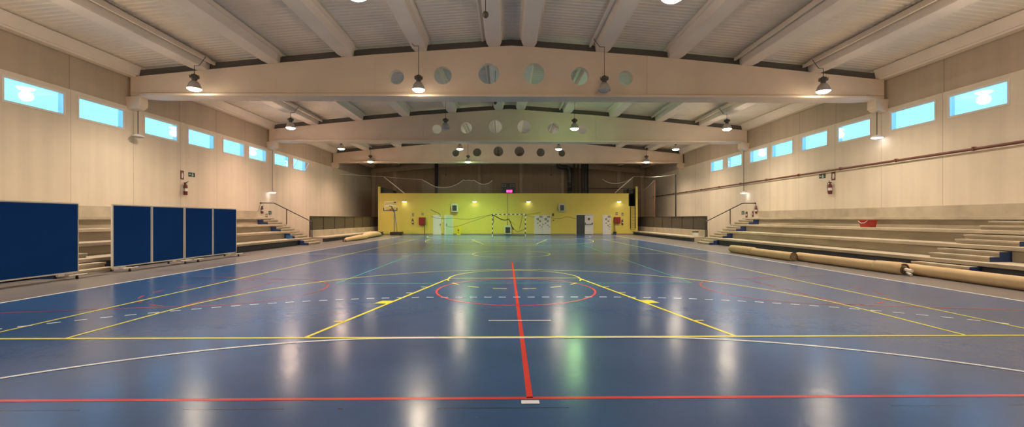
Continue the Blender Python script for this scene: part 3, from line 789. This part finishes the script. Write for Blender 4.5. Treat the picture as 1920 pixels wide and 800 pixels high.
def sign(loc, rz, w_, h_, m, pict, label):
    """small safety sign with its pictogram; faces -Y before rotation"""
    root = empty('safety_sign', loc, label, 'sign', 'small safety signs', rz)
    MB().box(-w_/2,w_/2,-.012,0,-h_/2,h_/2).build('plate', m, root)
    p = MB()
    if pict == 'exit':   # arrow and running figure
        p.box(-.38*w_,-.12*w_,-.016,-.012,-.04*h_,.08*h_); p.prism([(-.44*w_,.02*h_),(-.30*w_,.22*h_),(-.30*w_,-.18*h_)], -.016, -.012)
        p.box(.02*w_,.10*w_,-.016,-.012,-.15*h_,.22*h_); p.cyl((.10*w_,-.016,.32*h_), .07*h_, .004, 10, 'y'); p.box(.08*w_,.26*w_,-.016,-.012,-.06*h_,.03*h_); p.box(-.02*w_,.06*w_,-.016,-.012,-.38*h_,-.12*h_); p.box(.10*w_,.24*w_,-.016,-.012,-.34*h_,-.24*h_)
    elif pict == 'ext':
        p.box(-.16*w_,.16*w_,-.016,-.012,-.34*h_,.16*h_); p.box(-.06*w_,.06*w_,-.016,-.012,.16*h_,.28*h_); p.tube([(.06*w_,-.014,.26*h_),(.3*w_,-.014,.1*h_),(.3*w_,-.014,-.2*h_)], .03*w_, 5)
    else:
        p.cyl((0,-.016,0), .28*min(w_,h_), .004, 16, 'y')
    p.build('pictogram', M['white'], root)
sign((-16.3,21.55,3.80), PI/2, .22,.44, M['sign_red'],'ext','red fire extinguisher sign on the left wall above the blue screens')
sign((-16.3,22.2,3.88), PI/2, .45,.22, M['sign_green'],'exit','green exit sign on the left wall above the blue screens')
sign((16.3,21.55,3.80), -PI/2, .26,.44, M['sign_red'],'ext','red fire extinguisher sign on the right wall under the pipe')
sign((16.3,22.3,3.86), -PI/2, .45,.22, M['sign_green'],'exit','green exit sign on the right wall under the pipe')
sign((-16.3,29.4,2.04), PI/2, .34,.24, M['sign_green'],'exit','green exit sign on the left wall behind the far handrail')
sign((-16.3,29.0,1.86), PI/2, .2,.22, M['sign_red'],'dot','small red alarm sign on the left wall behind the far handrail')
sign((16.3,29.8,2.05), -PI/2, .34,.24, M['sign_green'],'exit','green exit sign on the right wall behind the far handrail')
sign((16.3,29.35,1.90), -PI/2, .24,.45, M['sign_red'],'dot','red alarm sign on the right wall behind the far handrail')
sign((16.3,28.6,1.95), -PI/2, .16,.4, M['sign_red'],'dot','narrow red alarm sign between two others on the right wall')
sign((wx(774.8),YY,wz(402.5)), 0, .17,.3, M['sign_red'],'ext','small sign above the left extinguisher on the yellow wall')
sign((wx(792.5),YY,wz(401.2)), 0, .2,.2, M['sign_red'],'dot','small sign above the left hose cabinet')
sign((wx(1156.2),YY,wz(400.2)), 0, .2,.28, M['sign_red'],'dot','small sign above the right hose cabinet')
sign((wx(1167.2),YY,wz(401.5)), 0, .17,.3, M['sign_red'],'ext','small sign above the right extinguisher on the yellow wall')
for px, py, w_, h_, lb in ((1036.5,402.3,.17,.28,'small grey switch box right of the wide stickered door, upper one'),(1037,412.5,.12,.1,'small dark switch right of the wide stickered door, lower one'),(830.3,413.5,.10,.25,'small white switch plate between the white and green doors')):
    X, Z = wx(px), wz(py)
    o = MB().bev(X-w_/2,X+w_/2,YY-.06,YY,Z-h_/2,Z+h_/2,.008).build('switch_box', M['housing'] if px > 900 else M['white']); tag(o, lb, 'switch', 'wall switches')

# ladder
X0, X1 = wx(1181.7), wx(1190.8)
ld = empty('wall_ladder', ((X0+X1)/2,YY,0), 'dark metal ladder fixed to the yellow wall under the black platform', 'ladder')
hw = (X1-X0)/2
for s in (-1,1): MB().box(s*hw-.03,s*hw+.03,-.17,-.12,.62,2.98).build('rail', M['dark_metal'], ld)
for k in range(16): MB().tube([(-hw,-.145,.72+k*.148),(hw,-.145,.72+k*.148)], .018, 6).build('rung', M['dark_metal'], ld)
MB().box(-hw,hw,-.16,-.13,.50,.53).box(-hw,-hw+.04,-.14,0,1.0,1.04).box(hw-.04,hw,-.14,0,1.0,1.04).box(-hw,-hw+.04,-.14,0,2.6,2.64).box(hw-.04,hw,-.14,0,2.6,2.64).build('wall_bracket', M['dark_metal'], ld)

# wet floor sign
wf = empty('wet_floor_sign', (wx(861),YY-.55,0), 'yellow folding wet floor sign before the yellow wall', 'sign')
for s in (-1,1):
    m = MB(); m.prism([(-.19,0),(.19,0),(.16,.82),(-.16,.82)], -.012, .012); o = m.build('board', M['yellow_plastic'], wf); o.rotation_euler = (s*-.16,0,0); o.location = (0,s*.14,0)
    if s < 0:
        p = MB(); p.prism([(-.09,.50),(.09,.50),(0,.36)], -.018,-.012).box(-.05,.05,-.018,-.012,.54,.60).box(-.06,.06,-.018,-.012,.20,.24).box(-.05,.05,-.018,-.012,.27,.29); p.build('pictogram', M['black'], o)
# blue bucket with broom foot by right cabinet
bk = empty('cleaning_bucket', (wx(1151.3),YY-.35,0), 'blue bucket with a black rim under the right hose cabinet', 'bucket')
m = MB(); m.smooth = True; m.lathe([(.01,.01),(.13,.01),(.16,.20)], n=20); m.build('bucket', M['blue_plastic'], bk)
m = MB(); m.lathe([(.155,.19),(.175,.20),(.175,.29),(.155,.29)], n=20); m.lathe([(.01,.24),(.155,.24)], n=20); m.build('rim', M['black'], bk)

# scoreboard clock
sb = empty('score_clock', (wx(953),YY+.10,TOP), 'black scoreboard clock showing pink digits on top of the yellow wall', 'clock')
MB().bev(-.72,.72,-.10,.10,0,1.02,.015).build('case', M['black'], sb)
for x0, x1 in ((-.66,-.26),(.18,.60)):
    f = MB(); t = .022; z0, z1 = .70,.92
    f.box(x0,x1,-.108,-.10,z0,z0+t).box(x0,x1,-.108,-.10,z1-t,z1).box(x0,x0+t,-.108,-.10,z0,z1).box(x1-t,x1,-.108,-.10,z0,z1); f.build('panel_frame', M['grey_metal'], sb)
SEG = {'1':'bc','0':'abcdef','2':'abged'}
dg = MB(); xx = -.28
for ch in '10:02':
    h, wd, t = .24, .12, .030; z0 = .09
    if ch == ':':
        dg.box(xx+.01,xx+.035,-.112,-.10,z0+.06,z0+.085).box(xx+.01,xx+.035,-.112,-.10,z0+.15,z0+.175); xx += .06; continue
    R_ = {'a':(0,wd,h-t,h),'g':(0,wd,h/2-t/2,h/2+t/2),'d':(0,wd,0,t),'b':(wd-t,wd,h/2,h),'c':(wd-t,wd,0,h/2),'f':(0,t,h/2,h),'e':(0,t,0,h/2)}
    for s in SEG[ch]:
        a,b,c,d_ = R_[s]; dg.box(xx+a,xx+b,-.112,-.10,z0+c,z0+d_)
    xx += .16
dg.build('digits', M['led'], sb)
MB().tube([(-.09,-.125,0),(-.09,-.13,-.05),(-.09,-.13,-3.3)], .012, 6).build('cable', M['dark_metal'], sb)

# ------------------------------------------------------------------ goal
gl = empty('handball_goal', (0,40.0,0), 'black and white handball goal before the yellow wall', 'goal')
def banded(p0, p1, name):
    p0, p1 = Vector(p0), Vector(p1); L_ = (p1-p0).length; n = round(L_/.2); m = MB(); d = (p1-p0)/n
    for k in range(n):
        a, b = p0+d*k, p0+d*(k+1); m.cur = k % 2; e = .04
        m.box(min(a.x,b.x)-(e if d.x == 0 else 0),max(a.x,b.x)+(e if d.x == 0 else 0),-.04,.04,min(a.z,b.z)-(e if d.z == 0 else 0),max(a.z,b.z)+(e if d.z == 0 else 0))
    m.build(name, [M['white'], M['black']], gl)
banded((-1.54,0,0),(-1.54,0,2.08),'post'); banded((1.54,0,0),(1.54,0,2.08),'post'); banded((-1.5,0,2.04),(1.5,0,2.04),'crossbar')
m = MB()
for sx in (-1,1): m.tube([(sx*1.54,.04,2.0),(sx*1.54,.8,1.9),(sx*1.54,1.0,.04)], .015, 6).tube([(sx*1.54,0,.03),(sx*1.54,1.0,.03)], .015, 6)
m.tube([(-1.54,1.0,.03),(1.54,1.0,.03)], .02, 6); m.build('rear_frame', M['dark_metal'], gl)
def gx(px): return (px-950.1)/20.1-.21
def gz(py): return 1.63+(410-py)/20.1
def curve_tube(pts, r, n=5, sub=6):
    """Catmull-Rom through 3D points"""
    P_ = [Vector(p) for p in pts]; P_ = [P_[0]*2-P_[1]]+P_+[P_[-1]*2-P_[-2]]; out = []
    for i in range(1, len(P_)-2):
        for k in range(sub):
            t = k/sub; a, b, c, d_ = P_[i-1:i+3]
            out.append(.5*((2*b)+(c-a)*t+(2*a-5*b+4*c-d_)*t*t+(3*b-a-3*c+d_)*t*t*t))
    out.append(P_[-2]); return out
def gp(l, y): return [(gx(a), y, gz(b)) for a, b in l]
nt_ = MB()
nt_.tube(curve_tube(gp([(921.5,401.8),(928,404.5),(936,409),(943,411.8),(949,412.3),(952,410.5),(955,412),(957.5,417),(960,425),(963.5,431)], .25), 0), .045, 8)
nt_.tube(curve_tube(gp([(957,415),(962,418),(965.5,421)], .25), 0), .012, 5)
nt_.tube(curve_tube(gp([(960,424),(965,430),(970,434.5),(976,433),(984,430)], .3), 0), .02, 5)
nt_.tube(curve_tube(gp([(982,402),(979,408),(977,418),(974.5,428)], .25), 0), .02, 5)
nt_.tube(curve_tube(gp([(923,402),(925,408),(925.5,418)], .2), 0), .03, 5)
nt_.tube(curve_tube(gp([(951.5,410),(951.8,414),(951.5,422)], .25), 0), .02, 5)
nt_.build('bundled_net', M['dark_net'], gl)
# drooping side ropes of the backstop net, in front of the yellow wall
def rope(name, pts, y, r, m, label):
    P_ = [Vector((wx(a)*(y-.2)/(YY-.2)+0, y, 1.63+(wz(b)-1.63)*(y-.2)/(YY-.2))) for a, b in pts]
    o0 = P_[0].copy()
    me = MB().tube(curve_tube([p-o0 for p in P_], 0), r, 5)
    o = me.build(name, m, None, o0); tag(o, label, 'rope', 'dark net ropes before the yellow wall'); return o
rope('net_rope', [(921,402.3),(912,404),(900,406.5),(880,410.5),(865,410.5),(850,409),(832,409.5),(820,409),(808,405.5)], 41.6, .016, M['dark_net'], 'upper drooping dark rope running left from the goal')
rope('net_rope', [(921,402.5),(905,408),(890,413),(870,420),(855,424.5),(845,425),(836,423.5)], 41.6, .016, M['dark_net'], 'lower drooping dark rope running left from the goal')
rope('net_rope', [(807.5,393),(815,396.5),(823.5,400.5),(825.5,406)], 42.5, .025, M['dark_net'], 'short dark rope above the plain white door')
rope('net_rope', [(984,402.3),(995,401),(1005,399.5),(1013,397.8)], 41.6, .016, M['dark_net'], 'short dark rope rising right from the goal')
rope('net_rope', [(984,402.5),(990,404.5),(998,406.5),(1003,406)], 41.6, .012, M['dark_net'], 'short thin rope level right of the goal')
rope('net_rope', [(1032,408),(1042,409.5),(1052,409),(1060,406.3),(1068,407),(1076,409.3),(1082,409)], 42.5, .016, M['dark_net'], 'wavy dark rope left of the double door')

# ------------------------------------------------------------------ backstop nets above the yellow wall
def net_sheet(name, top_pts, zbot, y, cell, r, m, label, x0, x1, rope_r=.02, cat='net'):
    """hanging net: vertical and level cords below a scalloped top rope; top_pts = (x, z)"""
    import bisect
    pts = curve_tube([(a,0,b) for a, b in top_pts], 0)
    def zt(x):
        for p, q in zip(pts, pts[1:]):
            if min(p.x,q.x) <= x <= max(p.x,q.x) and p.x != q.x: return p.z+(q.z-p.z)*(x-p.x)/(q.x-p.x)
        return zbot
    n = MB(); x = x0
    def strip(a, b): # thin square cord
        a, b = Vector(a), Vector(b); d = (b-a).normalized(); u = d.cross(Vector((0,1,0))).normalized()*r; v = Vector((0,r,0))
        n.add([a+u,a+v,a-u,a-v,b+u,b+v,b-u,b-v],[(0,1,5,4),(1,2,6,5),(2,3,7,6),(3,0,4,7)])
    while x <= x1:
        z = zt(x)
        if z > zbot+.02: strip((x,y,zbot),(x,y,z))
        x += cell
    z = zbot+cell
    zmax = max(p.z for p in pts)
    while z < zmax:
        run = None; x = x0
        while x <= x1+1e-6:
            inside = zt(x) >= z
            if inside and run is None: run = x
            if (not inside or x+cell/2 > x1) and run is not None:
                if x-run > .03: strip((run,y,z),(x,y,z))
                run = None
            x += cell/2
        z += cell
    root = empty(name, (0,0,0), label, cat)
    no = n.build('mesh', m, root); no['kind'] = 'stuff'
    MB().tube([(p.x, y, p.z) for p in pts], rope_r, 5).build('top_rope', M['rope'], root)
    return root
def ex(px): return (px-949.6)/17.86-.21      # at y = 45
def ez(py): return 1.63+(410-py)/17.86
top_l = [(792,337),(800,341.5),(808,346),(817,350),(828,351.3),(838,351),(848,349),(857,345),(863,341.5),(868,337.5),(872,338.3),(878,337.3),(884,338.3),(889,337.5),(895,342),(902,344.8),(909,345),(917,342.8),(923,337.5)]
net_sheet('backstop_net', [(ex(a),ez(b)) for a,b in top_l], 4.2, 45.0, .11, .0035, M['net'], 'pale sagging net above the yellow wall left of the clock', ex(792), ex(923), .03)
net_sheet('backstop_net', [(ex(a),ez(b)) for a,b in [(1130,336),(1140,341.5),(1150,343.5),(1160,343.2),(1170,341),(1180,336.5),(1188,331)]], 4.2, 45.0, .11, .0035, M['net'], 'pale net sagging toward the right end of the yellow wall', ex(1165), ex(1188), .022)
# bundled edges of the nets
o = MB().tube([(ex(720.5),44.9,ez(331.5)),(ex(735),44.9,ez(343)),(ex(759),44.9,ez(362.5))], [.035,.055,.06], 6).build('net_bundle', M['rope']); tag(o, 'pale bundled net edge slanting up at the left end of the yellow wall', 'net')
o = MB().tube([(ex(1188),44.9,ez(330.8)),(ex(1180),44.9,ez(338)),(ex(1165),44.9,ez(350.5)),(ex(1153),44.9,ez(361.5))], [.02,.06,.05,.04], 6).build('net_bundle', M['rope']); tag(o, 'pale bundled net edge slanting up at the right end of the yellow wall', 'net')
o = MB().tube(curve_tube([(-16.3,41.3,5.93),(-14.2,43.,5.93),(ex(720.5),44.9,ez(331.5)),(ex(750),45,ez(334)),(ex(792),45,ez(337))],0), .014, 5).build('span_rope', M['rope']); tag(o, 'pale rope from the left wall to the slanting net edge', 'rope')
o = MB().tube(curve_tube([(ex(1188),44.9,ez(331)),(13.7,40.,5.55),(14.03,36.1,5.38)],0), .014, 5).build('span_rope', M['rope']); tag(o, 'pale rope from the right net edge to the tall black pole', 'rope')
# poles on the right bench back
def pole(y, zt_, m, label, r):
    root = empty('net_pole', (14.09,y,.82), label, 'pole', 'net poles')
    MB().tube([(0,0,0.02),(0,0,zt_-.82)], r, 8).build('shaft', m, root)
    MB().box(-.07,.07,-.07,.07,0,.02).build('base_plate', m, root)
pole(36.1, 5.38, M['black'], 'tall black net pole standing on the right bench back', .055)
pole(41.2, 5.35, M['red_dark'], 'brown net pole nearer the yellow wall on the right', .04)
# side net between pole and wall, along y
sn = MB()
def zr(t): return 5.35-.95*math.sin(min(t*1.25,1)*PI/2)*1. if t < .8 else 4.4+.25*(t-.8)
k = 0
N_ = 44
for i in range(N_+1):
    t = i/N_; yv = 41.2+5.6*t; z1 = 5.35-1.0*math.sin(t*PI/2)
    sn.box(14.027,14.033,yv-.0025,yv+.0025,.85,z1)
zz = .95
while zz < 5.3:
    tm = 1 if zz < 4.36 else math.asin(min(1,(5.35-zz)/1.0))*2/PI
    sn.box(14.028,14.032,41.2,41.2+5.6*(1 if zz < 4.36 else tm),zz-.0025,zz+.0025); zz += .12
sr = empty('side_net', (0,0,0), 'fine brown net hanging beside the right end of the yellow wall', 'net')
so_ = sn.build('mesh', M['side_net'], sr); so_['kind'] = 'stuff'
MB().tube([(14.03,41.2+5.6*t/12,5.35-1.0*math.sin(t/12*PI/2)) for t in range(13)], .02, 5).build('top_rope', M['rope'], sr)

# dark covered heap behind right bench back
m = MB(); m.smooth = True; rings = []
for i in range(17):
    t = i/16; yv = 37.4+7.2*t; h = .42+.72*math.sin(PI*t)**.8
    rings.append([(14.75-.55*math.cos(a), yv, h*math.sin(a)) for a in [PI*k/10 for k in range(11)]])
m.loft(rings, True, True)
hp = empty('covered_heap', (0,0,0), 'dark covered heap with a pale rim behind the right bench railing', 'cover')
hp.location = (0,0,0); m.build('cover', M['black'], hp)
MB().tube([(14.22,37.4+7.2*t/16,(.42+.72*math.sin(PI*t/16)**.8)*.98+.02) for t in range(17)], .03, 6).build('rim', M['rope'], hp)
# white container on bench
wb = empty('white_container', (13.55,31.15,.36), 'white container with a black lid on the right bench', 'container')
MB().bev(-.16,.16,-.16,.16,0,.28,.02).build('body', M['white'], wb); MB().bev(-.17,.17,-.17,.17,.28,.36,.01).build('lid', M['black'], wb)
# red and blue buckets on tiers
def pail(name, loc, w_, h_, m, label, rz=0, handle=True):
    root = empty(name, loc, label, 'bucket', None, rz)
    b = MB(); b.loft([[(-w_*.42,-w_*.3,0),(w_*.42,-w_*.3,0),(w_*.42,w_*.3,0),(-w_*.42,w_*.3,0)],[(-w_/2,-w_*.36,h_),(w_/2,-w_*.36,h_),(w_/2,w_*.36,h_),(-w_/2,w_*.36,h_)],
        [(-w_*.46,-w_*.32,h_),(w_*.46,-w_*.32,h_),(w_*.46,w_*.32,h_),(-w_*.46,w_*.32,h_)],[(-w_*.39,-w_*.27,.02),(w_*.39,-w_*.27,.02),(w_*.39,w_*.27,.02),(-w_*.39,w_*.27,.02)]])
    b.build('tub', m, root)
    r_ = MB(); t=.015; r_.box(-w_/2-t,w_/2+t,-w_*.36-t,-w_*.36,h_-.03,h_).box(-w_/2-t,w_/2+t,w_*.36,w_*.36+t,h_-.03,h_).box(-w_/2-t,-w_/2,-w_*.36,w_*.36,h_-.03,h_).box(w_/2,w_/2+t,-w_*.36,w_*.36,h_-.03,h_); r_.build('rim', m, root)
    if handle: MB().tube([(-w_*.48,-w_*.37-.02,h_*.85),(-w_*.2,-w_*.37-.03,h_*.55),(w_*.15,-w_*.37-.03,h_*.6),(w_*.46,-w_*.37-.02,h_*.95)], .01, 5).build('handle', M['white'], root)
pail('red_bucket', (14.98,17.95,1.28), .50,.30, M['red_plastic'], 'red bucket with a white handle on the right bleacher', -PI/2)
pail('blue_bucket', (-13.45,26.35,.42), .32,.18, M['blue_plastic'], 'blue bucket on the left bleacher beside the far steps', PI/2, False)

# ------------------------------------------------------------------ pipes
def pipe_run(sx):
    root = empty('wall_pipe', (sx*16.22,2,4.09), 'long reddish brown pipe along the right wall', 'pipe')
    MB().tube([(0,-2,0),(0,46,0)], .045, 10).build('pipe', M['red_dark'], root)
    for yy_ in range(3, 48, 3): MB().box(-.06,.08,yy_-2.03,yy_-1.97,-.07,.07).build('clamp', M['red_dark'], root)
pipe_run(1)
lg = MB().box(16.22,16.3,YN,YE,4.00,4.03).build('trim_1', M['wall']); struct(lg); tag(lg, 'thin ledge under the wall pipe', 'trim')
def ep(px): return (px-949.4)/15.75-.21       # at y = 51
def eq(py): return 1.63+(410-py)/15.75
def vpipe(px, w_, m, label, z1=8.4, z0=4.2, y=50.7, name='vertical_pipe'):
    o = MB().cyl((0,0,0), w_/15.75/2, z1-z0, 14).build(name, m, None, (ep(px),y,z0)); tag(o, label, 'pipe', 'pipes on the end wall'); return o
vpipe(819, 6, M['darkblue_pipe'], 'thick dark blue pipe up the end wall left of the clock')
vpipe(1092.3, 3, M['duct'], 'thin mottled pipe, left one of a pair right of the clock')
vpipe(1097.5, 4, M['duct'], 'thin mottled pipe, right one of a pair right of the clock')
vpipe(1101, 2.2, M['darkblue_pipe'], 'slim black pipe beside the mottled pair')
vpipe(1089.7, 1.6, M['darkblue_pipe'], 'slim black pipe left of the mottled pair')
vpipe(1075.5, 3.5, M['housing'], 'brown pipe between the duct and the mottled pipes')
vpipe(1083, 2.5, M['housing'], 'thin brown pipe next to the mottled pipes')
dt = empty('air_duct', (ep(1066.5),50.5,4.2), 'dark bent air duct rising on the end wall and turning left', 'duct')
m = MB(); m.smooth = True
zt = eq(309)-4.2
pts = [(0,0,0),(0,0,zt-.75)] + [(-.42+.42*math.cos(a),0,zt-.75+.42*math.sin(a)+.0) for a in [PI/2*k/6 for k in range(1,7)]] + [(-.9,0,zt-.33)] + [(-.9-.42*math.sin(a),0,zt-.33+.42-.42*math.cos(a)) for a in [PI/2*k/6 for k in range(1,7)]] + [(-1.32,0,zt+1.0)]
m.tube(pts, .27, 18); m.build('duct', M['duct'], dt)
m = MB()
for z in (.6,1.2,1.8): m.cyl((0,0,z), .29, .04, 18)
m.build('duct_rings', M['grey_metal'], dt)
o = MB().box(ep(1104),ep(1185),50.85,50.95,eq(353.6),eq(352.6)).build('service_rail', M['black']); tag(o, 'thin black horizontal rail on the end wall at right', 'rail')

# ------------------------------------------------------------------ portable basketball hoop
bh = empty('basketball_hoop', (-11.3,42.3,0), 'portable basketball hoop with clear board at the left of the yellow wall', 'basketball hoop')
def hx(px): return (px-734.5)/19.0
def hz(py): return 1.63+(410-py)/19.0
m = MB(); m.bev(hx(727.5),hx(749),-.1,.75,.05,.34,.03); m.build('base', M['black'], bh)
for xx in (hx(730),hx(746)):
    for yy_ in (-.0,.65): MB().cyl((xx,yy_-.02,.06), .06, .05, 12, 'y').build('wheel', M['black'], bh)
MB().box(hx(733.7),hx(735.6),.10,.20,.3,hz(393)).build('post', M['grey_metal'], bh)
MB().tube([(hx(739),.35,.33),(hx(735.3),.18,hz(397))], .035, 8).build('brace', M['grey_metal'], bh)
MB().tube([(hx(734.6),.15,hz(395)),(hx(731.5),-.35,hz(387))], .04, 8).tube([(hx(734.6),.15,hz(398)),(hx(731.5),-.35,hz(390))], .03, 8).build('support_arm', M['dark_metal'], bh)
f = MB(); x0, x1, z0, z1 = hx(719.5),hx(741.5),hz(394),hz(378); t = .02
bd = MB().box(x0,x1,-.42,-.40,z0,z1).build('backboard', M['glass'], bh)
f.box(x0,x1,-.43,-.40,z1-t,z1).box(x0,x0+t,-.43,-.40,z0,z1).box(x1-t,x1,-.43,-.40,z0,z1).box(x0,x1,-.43,-.40,hz(386.6),hz(385.6)).box(hx(727),hx(734),-.43,-.40,hz(386.6),hz(384)); f.build('board_marking', M['white'], bd)
f = MB(); x0, x1 = hx(717.3),hx(743)
f.bev(x0,x1,-.46,-.38,hz(395.4),hz(393.8),.015).bev(x0,x0+.08,-.46,-.38,hz(395.4),hz(389.5),.015).bev(x1-.08,x1,-.46,-.38,hz(395.4),hz(389.5),.015); f.build('edge_padding', M['navy'], bh)
MB().box(hx(736.5),hx(740.5),-.44,-.42,hz(380.6),hz(378.6)).build('board_logo', M['black'], bh)
m = MB(); ring = [(hx(730.5)+.225*math.cos(2*PI*k/24),-.70+.225*math.sin(2*PI*k/24),hz(392.8)) for k in range(25)]; m.tube(ring, .012, 6, False); m.box(hx(730.5)-.07,hx(730.5)+.07,-.48,-.42,hz(394),hz(392)); m.build('rim', M['red_plastic'], bh)

# ------------------------------------------------------------------ world and camera
W = bpy.data.worlds.new('sky'); SC.world = W; W.use_nodes = True; N = W.node_tree.nodes; L = W.node_tree.links
bg = N['Background']
tc = N.new('ShaderNodeTexCoord'); sp = N.new('ShaderNodeSeparateXYZ'); L.new(tc.outputs['Generated'], sp.inputs[0])
rp = N.new('ShaderNodeValToRGB'); e = rp.color_ramp.elements; e[0].position = .0; e[0].color = (.14,.58,1,1); e[1].position = .7; e[1].color = (.09,.40,1,1)
L.new(sp.outputs['Z'], rp.inputs[0]); L.new(rp.outputs[0], bg.inputs['Color']); bg.inputs['Strength'].default_value = 4.0

cam = bpy.data.cameras.new('camera'); co = bpy.data.objects.new('camera', cam); COL.objects.link(co)
cam.sensor_width = 36; cam.lens = 800/1920*36; cam.shift_y = 10/1920; cam.clip_start = .05; cam.clip_end = 300
co.location = (-.21,.2,1.63); co.rotation_euler = (PI/2,0,-math.radians(.72))
SC.camera = co
SC.view_settings.view_transform = 'Standard'; SC.view_settings.look = 'None'; SC.view_settings.gamma = 1
SC.view_settings.exposure = 0.16; SC.view_settings.use_curve_mapping = False
